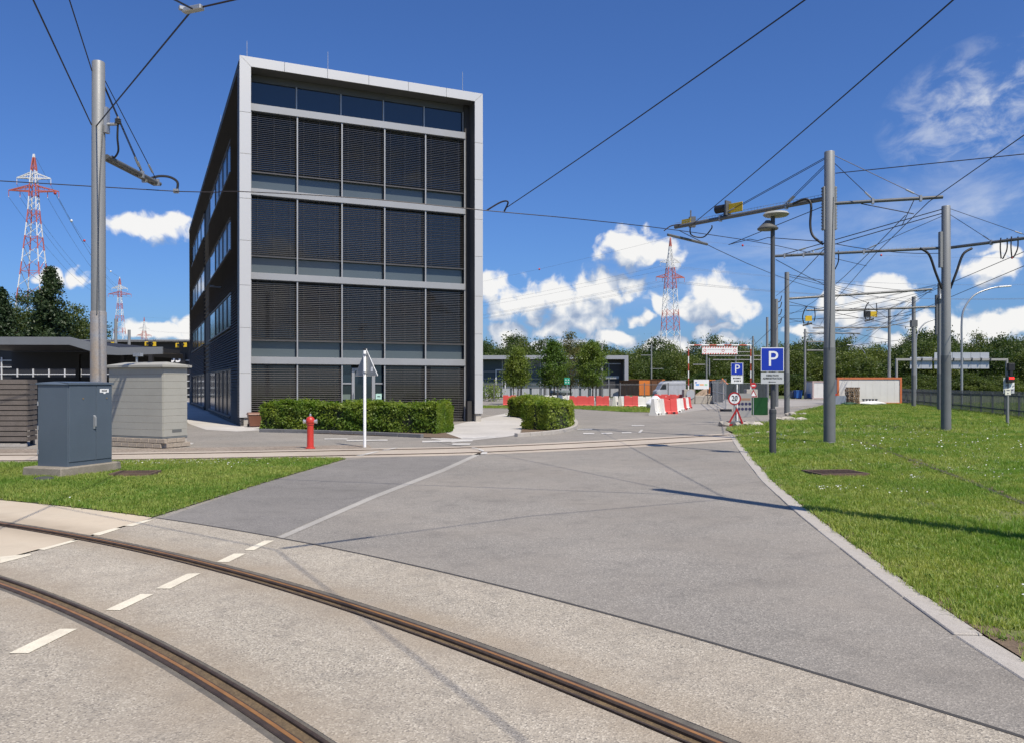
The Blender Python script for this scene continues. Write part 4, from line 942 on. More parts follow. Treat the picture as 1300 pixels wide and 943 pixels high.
# left mast
LM = Vector((-8.92, 17.5, 0)); HL = ZH(79, 17.5)
e = thing('catenary_mast', 'tall grey mast behind the electric cabinet, its foot scrubbed blue and brown', 'mast', LM)
MB().lathe([(.148, 3.25), (.13, HL - .02), (.12, HL)], n=22).build('shaft', STEEL_G, e, smooth=40)
RUB = mat('scrubbed_sleeve', (.20, .22, .25), .6, .1, var=.9, vs=2.4, col2=(.27, .20, .13), fine=.12, fs=30)
MB().lathe([(.165, -.02), (.162, 3.25), (.15, 3.27)], n=22).build('lower_sleeve', RUB, e, smooth=40)
zA = ZH(197, 17.5); tip = Vector((-8.74, 19.98, zA - .02))
for dx in (-.07, .07): arm(e, LM + Vector((.05 + dx, .12, zA)), tip + Vector((dx, 0, 0)), .05, ((HL - .35, .62, 1), (HL - .2, .93, 1)) if dx > 0 else ((HL - .3, .8, 1),))
for t in np.linspace(.06, .98, 9):
    p = LM + Vector((.05, .12, zA)); q = p + (tip - p) * t - LM; MB().box(q, (.2, .03, .05)).build('arm_rung', STEEL_D, e)
MB().box((.17, .02, ZH(153, 17.5)), (.07, .14, .55)).build('bracket_plate', GALV, e)
MB().tube((.2, .02, ZH(158, 17.5)), (.42, .0, ZH(158, 17.5)), .035, 8).build('insulator_arm', GALV, e)
MB().lathe([(.045, 0), (.07, .02), (.05, .04), (.07, .06), (.05, .08), (.07, .1), (.04, .12), (.02, .16)], (.42, 0, ZH(158, 17.5)), 10).build('insulator', INS, e)
def loop(pts, n=14):
    return smooth_poly(pts, 5)
MB().path(loop([(.42, 0, ZH(158, 17.5)), (.40, .02, ZH(175, 17.5)), (.38, .1, ZH(190, 17.5)), (.25, .2, zA), (.15, .3, zA + .05)]), .022, 6).build('feeder_cable', BLACK, e)
tl_ = tip - LM
MB().path(loop([tl_ + Vector((-.05, -.3, .06)), tl_ + Vector((.1, -.1, .17)), tl_ + Vector((.32, .0, .17)), tl_ + Vector((.48, .05, .06)), tl_ + Vector((.47, .05, -.14))]), .03, 6).build('cable_loop', BLACK, e)
MB().path([(.05, -.165, 3.2), (.08, -.155, 5), (.1, -.13, 6.2), (.14, -.08, ZH(160, 17.5))], .014, 5).build('riser_cable', STEEL_D, e)
MB().box(tl_ + Vector((.45, .05, -.16)), (.12, .08, .1)).build('wire_clamp', GALV, e)
jn = P(245, 12, 11.7)
wire('span wire from the left mast up to the forked clamp', [LM + Vector((.02, -.13, ZH(163, 17.5))), jn], .014)
PM = Vector((5.95, 8.3, 0)); HP = 8.95
wire('span wire from the forked clamp across to the mast right of the road', sag(jn, PM + Vector((-.14, 0, 7.75)), .05), .014)
wire('short stay wire rising steeply from the forked clamp', [jn, jn + (P(218, -2, 10.6) - jn) * 6], .014)
MB().box((0, 0, 0), (.34, .1, .07), rz=R(-20)).box((-.12, .05, .02), (.2, .06, .06), rz=R(35)).build('forked_clamp', GALV, bevel=.01, label='small forked metal clamp joining three span wires in the sky', cat='clamp').location = jn
wire('stay wire from the middle of the left mast towards the viewer', [LM + Vector((-.12, -.06, ZH(160, 17.5))), P(42, 0, 11.6), P(-30, -150, 9)], .013)
wire('stay wire from the head of the left mast towards the viewer', [LM + Vector((-.1, -.08, ZH(92, 17.5))), P(88, 0, 14.3), P(66, -70, 12.6)], .012)
# contact wire over the far track
cw = [Vector((-30, 18.4, 6.5)), Vector((-16, 18.7, 6.55)), Vector((tip.x + .5, tip.y, zA - .2)), P(304, 243.5, 19.9), P(470, 253, 20.6), P(620, 268, 21.5), P(740, 279, 23), P(862, 293, 26.3), P(985, 312, 30), P(1100, 338, 38)]
wire('contact wire sagging above the track that crosses the road', smooth_poly(cw, 3), .012)
ca_ = P(643, 264, 21.7)
wire('wire rising from the contact wire in the middle towards the viewer', sag(ca_, PM + Vector((-.1, .1, 7.7)), .06), .012)
k = Vector(ca_); MB().path(loop([P(618, 267.5, 21.5) , P(636, 257, 21.6), P(645, 257, 21.6), P(640, 269, 21.7)]), .022, 6).build('wire_link', WIRE, loc=k, label='bent black link where two contact wires meet beside the office block', cat='link')
# curved contact wire over the foreground track and its span (both above the frame, their shadows fall on the slab)
nw = [Vector((-9.5, 10.5, 7.6)), Vector((-4.6, 8.4, 6.4)), Vector((0.05, 4.95, 6.2)), Vector((2.5, .53, 6.2)), Vector((4, -5, 6.2))]
wire('contact wire above the curved foreground track', nw, .010)
wire('span wire from the right-hand roadside mast to the curved contact wire', [PM + Vector((-.1, -.1, 7.0)), Vector((2.8, 7.0, 6.45)), Vector((.1, 5.0, 6.25))], .010)
wire('pull-off rod holding the curved contact wire', [Vector((.1, 5.0, 6.25)), Vector((1.0, 5.6, 6.4))], .03, name='pull_off_rod', cat='rod')
e = mast('grey mast at the kerb whose long shadow crosses the road', PM, HP, .15)

# mast 1: signal arm to the left, plain arm to the right
M1 = G(1053, 563); H1 = ZH(193, M1.y)
e = mast('grey mast carrying the long arm with yellow and black signals', M1, H1, .155, 2.75)
za = ZH(252, M1.y); t1 = P(857, 291, 27.4); t1.z = za - .05
a1 = M1 + Vector((-.14, .1, za))
arm(e, a1, t1, .065, ((H1 - .15, .66, 2), (H1 - .35, .22, 2)))
b = MB(); o = M1; d = (t1 - a1)
for t in np.linspace(.03, .97, 46):
    p = a1 + d * t - o; b.tube(p + Vector((0, 0, .06)), p + Vector((0, 0, .14)), .005, 4)
b.tube(a1 - o + Vector((0, 0, .13)), t1 - o + Vector((0, 0, .13)), .006, 4); b.build('bird_spikes', GALV, e, kind='stuff')
for sx in (-1, 1):
    MB().box((sx * .165, .02, ZH(265, M1.y)), (.05, .16, 1.25)).build('equipment_box', STEEL_G, e, bevel=.01)
    b = MB()
    for i in range(14): b.box((sx * .2, .02, ZH(265, M1.y) - .58 + i * .09), (.02, .12, .03))
    b.build('cooling_rib', STEEL_D, e, kind='stuff')
MB().path(loop([(-.85, .6, za - .03), (-.55, .4, za + .06), (-.42, .3, za - .12), (-.45, .28, za - .7), (-.40, .2, za - 1.05), (-.16, .05, za - 1.32)]), .035, 8).build('cable_loop', BLACK, e, smooth=60)
MB().path([(-.05, -.16, 2.7), (-.02, -.15, 4.2), (.02, -.15, 5.6), (.06, -.14, za)], .012, 5).build('riser_cable', STEEL_D, e)
a2 = M1 + Vector((.14, -.02, ZH(259, M1.y))); t2 = P(1197, 250.5, 22.6)
arm(e, a2, t2, .05, ((H1 - .1, .80, 1), (H1 - .3, .36, 1)))
def signal_head(e, o, p, rz, name='signal_head', s=1.):
    q = bpy.data.objects.new(name, None); put(q, e); q.location = p - o; q.rotation_euler = (0, 0, rz); q.scale = (s, s, s)
    MB().box((.30, .0, .0), (.5, .02, .30)).build('yellow_board', YEL, q, bevel=.005)
    MB().box((.02, .0, .02), (.05, .3, .46)).build('backplate', STEEL_D, q)
    MB().tube((-.02, 0, .04), (-.42, 0, .04), .13, 16).lathe([(.04, -.02), (.04, .2)], (-.1, 0, -.2), 8).build('hood', BLACK, q, smooth=40)
    return q
pS = a1 + d * .61 + Vector((0, 0, .26)); signal_head(e, M1, pS, math.atan2(-d.y, -d.x))
pT = a1 + d * .95; q = pT - M1
MB().box(q + Vector((.15, -.05, .12)), (.36, .02, .2), rz=math.atan2(-d.y, -d.x)).build('yellow_board', YEL, e)
MB().box(q + Vector((.35, -.05, .12)), (.2, .18, .34)).box(q + Vector((.3, -.05, .36)), (.04, .04, .3)).build('equipment_box', STEEL_D, e)
MB().path(loop([q + Vector((.3, 0, 0)), q + Vector((.35, .1, -.28)), q + Vector((.75, .1, -.36)), q + Vector((1.0, .0, -.1)), q + Vector((1.02, 0, .02))]), .022, 6).build('cable_loop', BLACK, e)
dd = Vector((.45, .893, 0))
MB().tube(q + Vector((-.5, -.2, -.33)), q + Vector((1.0, .55, -.52)), .045, 6).build('section_insulator', STEEL_D, e)
MB().path(loop([q + Vector((-.6, -.1, -.18)), q + Vector((-.35, 0, .0)), q + Vector((.0, 0, .06))]), .02, 6).build('registration_arm', WIRE, e)
# wires from mast 1
wire('wire from the tip of the signal arm towards the viewer', sag(a1 + d * .86, PM + Vector((.0, .14, 6.9)), .06), .012)
wire('stay wire running right from the mast with the signal arm', [M1 + Vector((.15, -.05, ZH(221, M1.y))), P(1300, 196, 20.5), P(1500, 175, 18.5)], .013)
L3 = [Vector((7.6, 3.5, 6.75)), P(1300, 172, 16.9), t2 + Vector((-.35, .1, -.12)), P(1112, 322, 30.8), P(1060, 382, 47), P(1040, 415, 72)]
wire('contact wire hung under the plain arm of the signal-arm mast', L3, .012)
wire('messenger wire below the plain arm running on to the second mast', sag(t2 + Vector((-.9, .3, -.45)), P(1000, 400, 62), .5), .012)
wire('sloping dropper under the plain arm', [a2 + (t2 - a2) * .25 - Vector((0, 0, .05)), P(1160, 272, 23.5)], .014, name='dropper_rod', cat='rod')
wire('diagonal hanger under the plain arm', [P(1160, 255, 22.9), P(1145, 287, 25.0)], .012, name='dropper_rod', cat='rod')
# mast 2
M2 = G(1201, 547); H2 = ZH(262, M2.y)
e = mast('grey mast whose two slender arms carry short black cable droppers', M2, H2, .165, 2.75)
z2 = ZH(315, M2.y); a3 = M2 + Vector((-.16, .05, z2)); t3 = P(984, 329, 31.6); t3.z = z2
arm(e, a3, t3, .055, ((H2 - .1, .94, 2), (H2 - .25, .82, 2), (H2 - .35, .45, 1)))
a4 = M2 + Vector((.16, -.05, z2)); t4 = P(1380, 297, 26.3); t4.z = z2
arm(e, a4, t4, .055, ((H2 - .1, .60, 1), (H2 - .3, .32, 1)))
for s, a, t in ((-1, a3, t3), (1, a4, t4)):
    MB().path(loop([Vector((s * .95, 0, z2 - .02)), Vector((s * .62, 0, z2 - .25)), Vector((s * .38, 0, z2 - .9)), Vector((s * .15, 0, z2 - 1.5))]), .045, 7).build('feeder_cable', BLACK, e, smooth=60)
    for fr in ((.62,) if s < 0 else (.42, .5)):
        p = a + (t - a) * fr - M2
        MB().path(loop([p + Vector((-.12, 0, .1)), p + Vector((-.14, 0, -.25)), p + Vector((-.05, .1, -.6))]), .022, 6).path(loop([p + Vector((.1, 0, .1)), p + Vector((.12, .05, -.3)), p + Vector((0, .1, -.62))]), .022, 6).build('dropper_cable', BLACK, e)
b = MB()
for t in np.linspace(.05, .95, 40):
    p = a3 + (t3 - a3) * t - M2; b.tube(p + Vector((0, 0, .05)), p + Vector((0, 0, .12)), .005, 4)
b.build('bird_spikes', GALV, e, kind='stuff')
MB().box((-.2, 0, ZH(352, M2.y) + 1), (.09, .16, 1.3)).build('equipment_box', STEEL_G, e)
wire('contact wire under the left arm of the second mast running to the site', [P(1300, 338, 26), P(1196, 382, 36), P(1120, 415, 60), P(1090, 440, 95)], .012)
wire('low contact wire rising right past the second mast', [P(1520, 250, 18), P(1300, 320, 26), P(1225, 352, 32), P(1040, 430, 66)], .012)
wire('thin cable running level between the two nearer masts', sag(P(1060, 310, 24), P(1194, 322, 30), .1), .012)
# farther masts (photo column, head row, depth, sleeve)
far_masts = [(999, 346, 47.9, 'slim grey mast rising behind the rubble at the lawn edge'), (1129, 393, 71.6, 'slim grey mast standing before the white container with orange edges'), (1160, 377, 61.2, 'slim grey mast with a grey box collar beside the container'),
             (1193, 360, 53.0, 'dark grey mast with a white fitting, close behind the second mast'), (1022, 418, 97.0, 'thin far mast beside the blue containers'), (985.5, 380, 63.0, 'grey mast with insulators right behind the lamp post'),
             (974, 403, 80.0, 'thin grey mast left of the lamp post'), (956, 427, 111.0, 'thin grey mast beside the right post of the height gauge'), (897, 433, 123.0, 'thin grey mast behind the height gauge banner'), (900.5, 455, 140.0, 'short thin mast next to the info board'),
             (827, 437.5, 136.0, 'thin grey mast with a side bracket beside the orange containers'), (844, 459, 150.0, 'short thin mast in front of the lattice pylon'), (692, 436, 80.0, 'thin grey mast between the small trees'), (764, 436, 84.0, 'thin grey mast behind the right small tree'), (934, 452, 128, 'short thin mast behind the smaller parking sign'), (943, 460, 128, 'short thin mast right of the smaller parking sign')]
FM = {}
for x, yt, D, lab in far_masts:
    h = ZH(yt, D); r = .15 if D < 70 else .13
    b = GX(x, D); e = thing('catenary_mast', lab, 'mast', b)
    MB().lathe([(r, 2.4), (r * .9, h)], n=12).build('shaft', STEEL_G, e, smooth=40); MB().lathe([(r * 1.08, 0), (r * 1.06, 2.4)], n=12).build('lower_sleeve', STEEL_S, e, smooth=40); FM[x] = (e, b, h)
e, b, h = FM[1160]; MB().box((0, 0, ZH(411, 61.2)), (.45, .3, .5)).build('box_collar', STEEL_D, e)
e, b, h = FM[1193]; MB().box((0, -.2, ZH(377, 53)), (.25, .2, .3)).build('white_fitting', WHITE, e); MB().box((-.22, 0, ZH(400, 53)), (.1, .2, 2.6)).build('equipment_box', STEEL_D, e)
e, b, h = FM[985.5]
for y in (384, 392, 401, 412): MB().path(loop([(0, 0, ZH(y, 63)), (.3, 0, ZH(y, 63) + .1), (.42, 0, ZH(y, 63) + .5)]), .04, 6).build('insulator_hook', INS, e)
e, b, h = FM[827]; MB().box((-.8, 0, ZH(451, 136)), (1.9, .12, .12)).build('side_bracket', STEEL_G, e); MB().box((.9, 0, ZH(468, 136)), (2.2, .1, .1)).build('side_bracket', STEEL_G, e)
def fararm(x, pa, pb, D, r=.06, D2=None):
    e, b, h = FM[x]; a, c = P(*pa, D), P(*pb, D2 or D); MB().tube(a - b, c - b, r, 8).build('cantilever_arm', STEEL_D, e)
    MB().tube(Vector((0, 0, h - .1)), a + (c - a) * .55 - b, .014, 4).build('tie_rod', WIRE, e)
fararm(999, (1001, 379.5), (1183, 367.5), 47.9, .07); fararm(1193, (1190, 389.5), (1078, 394), 53, .07); fararm(1193, (1078, 394), (1024, 394), 53, .06)
fararm(1129, (1127, 416), (1032, 416.5), 71.6, .07); fararm(1160, (1158, 408), (1100, 420), 61.2, .03); fararm(1022, (1020, 423), (1092, 423.5), 97, .08)
fararm(1022, (1024, 434), (1046, 434), 97, .09); fararm(1022, (1024, 445), (1046, 445), 97, .09); fararm(956, (954, 452), (900, 452), 111, .09); fararm(956, (954, 457), (905, 457), 111, .09); fararm(956, (957, 452), (975, 452), 111, .09); fararm(956, (957, 457), (972, 457), 111, .09)
fararm(897, (895, 463), (880, 463), 123, .1); fararm(934, (936, 447), (953, 447), 128, .1)
for i, (px, py, D, fl_, lab) in enumerate(((1026.5, 404.5, 52, 0, 'yellow signal hanging on a black loop left of the signal-arm mast'), (1105, 399, 52, 1, 'yellow and black signal hanging under the far arms'))):
    p = P(px, py, D); e = thing('hanging_signal', lab, 'signal', p)
    MB().box((.0 if not fl_ else .22, 0, 0), (.42, .04, .34)).build('yellow_board', YEL, e)
    if fl_: MB().box((-.22, 0, 0), (.36, .2, .38)).build('lamp_box', BLACK, e)
    MB().path(loop([(-.3, 0, -.35), (-.38, 0, .1), (-.25, 0, .55), (-.1, 0, .75)]), .035, 6).path(loop([(.35, 0, -.2), (.42, 0, .15), (.38, 0, .7)]), .03, 6).build('cable_loop', BLACK, e)
    MB().tube((-.35, 0, -.45), (.25, .1, -.3), .06, 6).tube((0, 0, -.2), (-.1, 0, -.45), .04, 6).build('insulator', INS, e)
wires = [((1001, 349, 47.9), (1183, 372, 52)), ((1001, 351, 47.9), (1160, 385, 61)), ((1188, 362, 53), (1002, 398, 66)), ((1188, 366, 53), (1060, 396, 60)), ((1150, 384, 55), (1000, 410, 75)), ((1001, 388, 48), (1190, 392, 58)), ((1158, 395, 61), (1020, 428, 90)),
         ((1155, 404, 61), (1040, 425, 90)), ((1000, 405, 70), (1160, 400, 62)), ((1056, 306, 24), (985, 376, 60)), ((985, 330, 32), (1100, 384, 50)), ((1100, 384, 50), (1130, 405, 60)), ((1183, 368, 48), (1078, 440, 92)), ((1000, 383, 60), (1158, 416, 64)), ((1160, 430, 70), (1000, 445, 110)), ((980, 400, 70), (1130, 432, 90)), ((943, 450, 110), (999, 398, 60)), ((960, 440, 100), (918, 446, 118))]
for i, (a, b) in enumerate(wires):
    wire('thin black wire in the tangle between the far masts', sag(P(*a), P(*b), .12), .014 if a[2] < 60 else .02, group='wires between the far masts')
wire('registration tube under the left signal-arm wires', [P(925, 311, 27.5), P(952, 304, 27), P(962, 306, 26.5), P(975, 302, 26), P(1045, 307, 24.5)], .012)
wire('contact wire from the signal arm down to the far tracks', sag(P(862, 293, 26.3), P(1062, 372, 50), .3), .012)
wire('oblique wire behind the lamp post up to the signal-arm mast', [P(925, 311, 27.5), P(1046, 262, 23.6)], .012)

# ------------------------------------------------------------------ lamp post and road signs
BLUE = mat('sign_blue', (.006, .030, .36), .35, coat=.2); SWH = mat('sign_white', (.72, .73, .74), .4); SGRY = mat('sign_grey', (.46, .48, .49), .45)
LP = G(981, 577); hl = ZH(290, LP.y)
e = thing('lamp_post', 'dark slim lamp post with a flat disc head and a reflector hood', 'lamp', LP)
LPM = mat('lamp_post_dark', (.075, .078, .082), .5, .2, var=.3, vs=4)
MB().lathe([(.082, 0), (.082, 1.06), (.078, 1.1), (.055, 1.12), (.052, hl), (.045, ZH(274, LP.y))], n=16).build('pole', LPM, e, smooth=40)
MB().lathe([(.0, 1.02), (.088, 1.02), (.088, 1.09), (.0, 1.09)], n=16).build('collar', LPM, e)
zd = ZH(273, LP.y)
b = MB().lathe([(.06, -.05), (.27, -.035), (.31, 0), (.27, .05), (.1, .075), (.02, .08)], (.08, 0, zd), 24); b.build('disc_head', mat('lamp_head', (.34, .34, .31), .5, var=.2, vs=6), e, smooth=50)
MB().lathe([(.24, 0), (.25, .03), (.07, .20), (.06, .22)], (-.12, 0, ZH(292, LP.y)), 20).build('reflector_hood', mat('hood_dark', (.10, .10, .095), .5), e, smooth=50)
MB().bb((-.04, -.02, ZH(292, LP.y) + .1), (.05, .02, zd)).build('bracket', LPM, e)
def psign(label, c, D, w, h, plate_h, lines, lsz, posts=None, face=SGRY, arrow=False):
    e = thing('parking_sign', label, 'sign', GX(c[0], D)); zc = ZH(c[1], D); cx = 0
    MB().bb((-w / 2, -.006, zc - h / 2), (w / 2, .008, zc + h / 2)).build('border', SWH, e, bevel=.003)
    MB().bb((-w / 2 + w * .03, -.010, zc - h / 2 + w * .03), (w / 2 - w * .03, -.0065, zc + h / 2 - w * .03)).build('face', BLUE, e)
    lettering('P', h * .92, SWH, e, (0.01, -.0125, zc + .0), bold=0.)
    zp = zc - h / 2 - .025 - plate_h / 2
    MB().bb((-w / 2, -.006, zp - plate_h / 2), (w / 2, .008, zp + plate_h / 2)).build('text_plate', face, e, bevel=.003)
    for i, t in enumerate(lines): lettering(t, lsz, BLACK, e, (0, -.008, zp + plate_h * .24 - i * lsz * 1.12), sx=.92, bold=.001)
    if arrow:
        za_ = zp - plate_h * .32
        MB().poly_y([(-.10, za_), (-.06, za_ + .018), (-.06, za_ + .006), (.08, za_ + .006), (.08, za_ - .006), (-.06, za_ - .006), (-.06, za_ - .018)], -.009, -.0065).build('arrow', BLACK, e)
    return e, zc, zp
e, zc, zp = psign('larger blue parking sign with a grey direction plate, fixed to the lamp post', (980.5, 456.5), LP.y - .13, .555, .57, .27, ['DIRECTION', 'ADMINISTRATION'], .062, arrow=True)
MB().bb((-.03, .008, zc - .1), (.05, .13, zc - .05)).build('clamp', GALV, e); MB().bb((-.03, .008, zp - .02), (.05, .13, zp + .02)).build('clamp', GALV, e)
e, zc, zp = psign('smaller blue parking sign with a white plate, behind the speed limit sign', (935.5, 468.5), 35.6, .52, .53, .34, [], .085, face=SWH)
for zz, marks in ((zp + .07, (-.17, -.11, -.05, .01, .06, .12)), (zp - .05, (-.13, -.06, .0, .06, .13))):
    for x in marks: MB().bb((x, -.009, zz - .032), (x + .04, -.0065, zz + .032)).build('plate_mark', BLACK, e)
MB().lathe([(.035, 0), (.035, zp - .1)], (0.02, .05, 0), 10).build('post', WHITE, e, smooth=40)
# 20 km/h sign
D2 = 33.7; e = thing('speed_limit_sign', 'round speed limit sign reading 20 with a red ring on a portable post', 'sign', GX(932.5, D2)); zc = ZH(505.5, D2); rr = .27
MB().disc_y((0, zc), rr * .97, -.006, .006).build('face', SWH, e); DRED = mat('sign_red', (.33, .012, .014), .4)
MB().disc_y((0, zc), rr, -.012, .008, r_in=rr * .78).build('ring', DRED, e)
lettering('20', .31, BLACK, e, (0, -.014, zc + .005), sx=.82, bold=.004)
MB().bb((-.03, .01, 0), (.03, .05, zc)).build('post', GALV, e); MB().box((0, 0, .05), (.7, .4, .1)).build('base_block', mat('base_black', (.05, .05, .05), .8), e, bevel=.02)
# fallen works triangle
e = thing('warning_triangle', 'red bordered roadworks triangle standing on the ground below the speed sign', 'sign', GX(933.5, 33.3))
p = [(-.36, .02), (.38, -.0), (.07, .78)]
def tri_ring(pts, k):
    cx, cz = sum(a for a, _ in pts) / 3, sum(b_ for _, b_ in pts) / 3; return [(cx + (a - cx) * k, cz + (b_ - cz) * k) for a, b_ in pts]
q_ = tri_ring(p, .68)
for i, j in ((0, 1), (1, 2), (2, 0)):
    if i == 0:
        for f0_, f1_ in ((0, .28), (.78, 1)):
            a_ = [(p[0][0] + (p[1][0] - p[0][0]) * t, p[0][1] + (p[1][1] - p[0][1]) * t) for t in (f0_, f1_)]; c_ = [(q_[0][0] + (q_[1][0] - q_[0][0]) * t, q_[0][1] + (q_[1][1] - q_[0][1]) * t) for t in (f0_, f1_)]
            MB().poly_y([a_[0], a_[1], c_[1], c_[0]], -.006, .006).build('border_bar', DRED, e)
    else: MB().poly_y([p[i], p[j], q_[j], q_[i]], -.006, .006).build('border_bar', DRED, e)
MB().bb((-.25, .02, .0), (.3, .5, .2)).build('base_block', mat('base_dark', (.10, .11, .12), .7), e, bevel=.02); MB().tube((.05, .1, .2), (.05, .1, .8), .02).build('prop', STEEL_D, e)
# info board, no-entry, works sign, green panel
D3 = 42.5; e = thing('site_notice_board', 'grey site notice board with two rows of dark pictograms', 'board', GX(945.5, D3)); w = .36
GB = mat('board_grey', (.30, .295, .285), .7, var=.3, vs=3); PIC = mat('pictogram', (.02, .02, .07), .6)
MB().bb((-.42, 0, ZH(529, D3)), (.36, .02, ZH(499, D3))).build('panel', GB, e)
MB().bb((-.30, -.004, ZH(508, D3)), (.3, -.001, ZH(505, D3))).build('print_bar', mat('print_brown', (.28, .17, .11), .7), e)
for r in range(2):
    for c_ in range(4): MB().disc_y((-.31 + c_ * .19, ZH(512.3 + r * 6.4, D3)), .08, -.004, -.001, 14).build('pictogram', PIC, e)
for x in (-.35, .3): MB().bb((x, .02, 0), (x + .05, .07, ZH(500, D3))).build('leg', TIMB, e)
D4 = 45.0; e = thing('no_entry_sign', 'small round no entry sign above a red triangle on one post', 'sign', GX(956.5, D4)); z_ = ZH(489, D4)
MB().disc_y((0, z_), .16, -.006, .006).build('disc', mat('noentry_red', (.48, .03, .035), .4), e); MB().bb((-.1, -.010, z_ - .03), (.1, -.0065, z_ + .03)).build('bar', SWH, e)
t_ = [(-.21, ZH(503.5, D4)), (.21, ZH(503.5, D4)), (0, ZH(494, D4))]
MB().poly_y(t_, -.004, .006).build('triangle', DRED, e); MB().poly_y(tri_ring(t_, .62), -.009, -.0045).build('triangle_face', SWH, e); MB().bb((-.02, .008, 0), (.02, .05, z_)).build('post', GALV, e)
D5 = 45.6; e = thing('green_screen', 'dark green corrugated panel standing beside the notice board', 'panel', GX(963.5, D5)); GRN = mat('green_screen', (.012, .085, .022), .6, var=.4, vs=6)
n = 16; x0, x1 = -.52, .50
MB().add([(x0 + (x1 - x0) * i / (2 * n) + (.07 if False else 0), .025 * (i % 2), z) for i in range(2 * n + 1) for z in (ZH(526.5, D5), ZH(504, D5))], [(2 * i, 2 * i + 2, 2 * i + 3, 2 * i + 1) for i in range(2 * n)]).build('sheet', GRN, e)
for x in (x0 + .05, x1 - .1): MB().bb((x, .04, 0), (x + .05, .09, ZH(504, D5))).build('leg', STEEL_D, e)

# ------------------------------------------------------------------ height gauge and site entrance
D6 = 73.0; gx0, gx1 = GX(874, D6).x, GX(953, D6).x; zt = ZH(437.5, D6)
def banded(name, c1, c2, axis, period, phase=0.):
    m = mat(name, c1, .5); t = m.node_tree; b = t.nodes['Principled BSDF']; N = t.nodes.new; L = t.links.new
    tc = N('ShaderNodeTexCoord'); s = N('ShaderNodeSeparateXYZ'); L(tc.outputs['Object'], s.inputs[0])
    a = N('ShaderNodeMath'); a.operation = 'MULTIPLY_ADD'; L(s.outputs[axis], a.inputs[0]); a.inputs[1].default_value = 1 / period; a.inputs[2].default_value = phase
    f = N('ShaderNodeMath'); f.operation = 'FRACT'; L(a.outputs[0], f.inputs[0]); g = N('ShaderNodeMath'); g.operation = 'GREATER_THAN'; L(f.outputs[0], g.inputs[0]); g.inputs[1].default_value = .5
    mx = N('ShaderNodeMix'); mx.data_type = 'RGBA'; L(g.outputs[0], mx.inputs[0]); mx.inputs[6].default_value = tuple(c1) + (1,); mx.inputs[7].default_value = tuple(c2) + (1,); L(mx.outputs[2], b.inputs['Base Color'])
    return m
RW = banded('red_white_band', (.75, .74, .72), (.42, .07, .04), 2, 1.3, .25); RWx = banded('red_white_bar', (.75, .74, .72), (.42, .07, .04), 0, 1.35, .2)
e = thing('height_gauge', 'red and white height limit gantry with a hanging banner across the site road', 'gantry', ((gx0 + gx1) / 2, D6, 0)); hw = (gx1 - gx0) / 2
for s in (-1, 1):
    MB().tube((s * hw, 0, 1.25), (s * hw, 0, zt), .055, 10).build('post', RW, e, smooth=40)
    MB().bb((s * hw - .5, -.45, 0), (s * hw + .5, .45, 1.28)).build('concrete_block', CONC, e, bevel=.03)
MB().tube((-hw, 0, zt - .07), (hw, 0, zt - .07), .055, 10).build('crossbar', RWx, e, smooth=40)
bw0, bw1 = GX(891, D6).x - e.location.x, GX(936, D6).x - e.location.x; bz0, bz1 = ZH(450, D6), ZH(440.5, D6)
bn = MB().bb((bw0, -.09, bz0), (bw1, -.07, bz1)).build('banner', WHITE, e)
for zz in (bz0, bz1 - .10):
    b = MB(); n = 14
    for i in range(n):
        x = bw0 + (bw1 - bw0) * i / n; b.poly_y([(x, zz), (x + .11, zz), (x + .17, zz + .10), (x + .06, zz + .10)], -.096, -.0905)
    b.build('hazard_stripes', RED, bn, kind='stuff')
for x in (bw0 + .25, (bw0 + bw1) / 2 + .3, bw1 - .25): MB().disc_y((x, (bz0 + bz1) / 2), .13, -.096, -.0905, 14, r_in=.09).build('banner_mark', RED, bn)
MB().bb((bw0 + .5, -.096, (bz0 + bz1) / 2 + .05), (bw1 - .5, -.0905, (bz0 + bz1) / 2 + .09)).build('banner_print', mat('faint_print', (.45, .45, .46), .6), bn)
for x in (bw0 + .1, bw1 - .1): MB().tube((x, -.08, bz1), (x, -.02, zt - .08), .015, 5).build('banner_hanger', WIRE, e)
MB().disc_y((-hw + .1, .85), .4, -.52, -.47, 24).build('round_sign_back', mat('alu_sign_back', (.50, .52, .54), .5, .5), e)
D7 = 71.0; e = thing('site_info_board', 'white info board with blue, orange and green panels beside the height gauge', 'board', GX(890.5, D7)); bx = 19 / F * D7 / 2
MB().bb((-bx, 0, ZH(493.5, D7)), (bx, .04, ZH(481.5, D7))).build('panel', SWH, e)
for i, (a, c_, col) in enumerate(((-.5, -.2, (.12, .35, .7)), (-.14, .2, (.75, .42, .22)), (.28, .52, (.35, .6, .35)))): MB().bb((a, -.006, ZH(489, D7)), (c_, -.002, ZH(487, D7))).build('panel_print', mat('print_%d' % i, col, .6), e)
MB().bb((-.55, -.006, ZH(486, D7)), (-.4, -.002, ZH(484.5, D7))).build('panel_print', mat('print_n', (.1, .15, .4), .6), e)
for x in (-bx + .08, bx - .12): MB().bb((x, .04, 0), (x + .06, .1, ZH(482, D7))).build('leg', TIMB, e)
o = MB().prism([(-.92, -.3), (.85, -.3), (.95, .3), (-.92, .3)], 0, .72).build('concrete_block', CONC, None, bevel=.03, label='low concrete barrier block below the white info board', cat='block'); o.location = GX(894, D6 - .2)
NET = mat('dark_netting', (.03, .04, .045), .8, var=.6, vs=3)
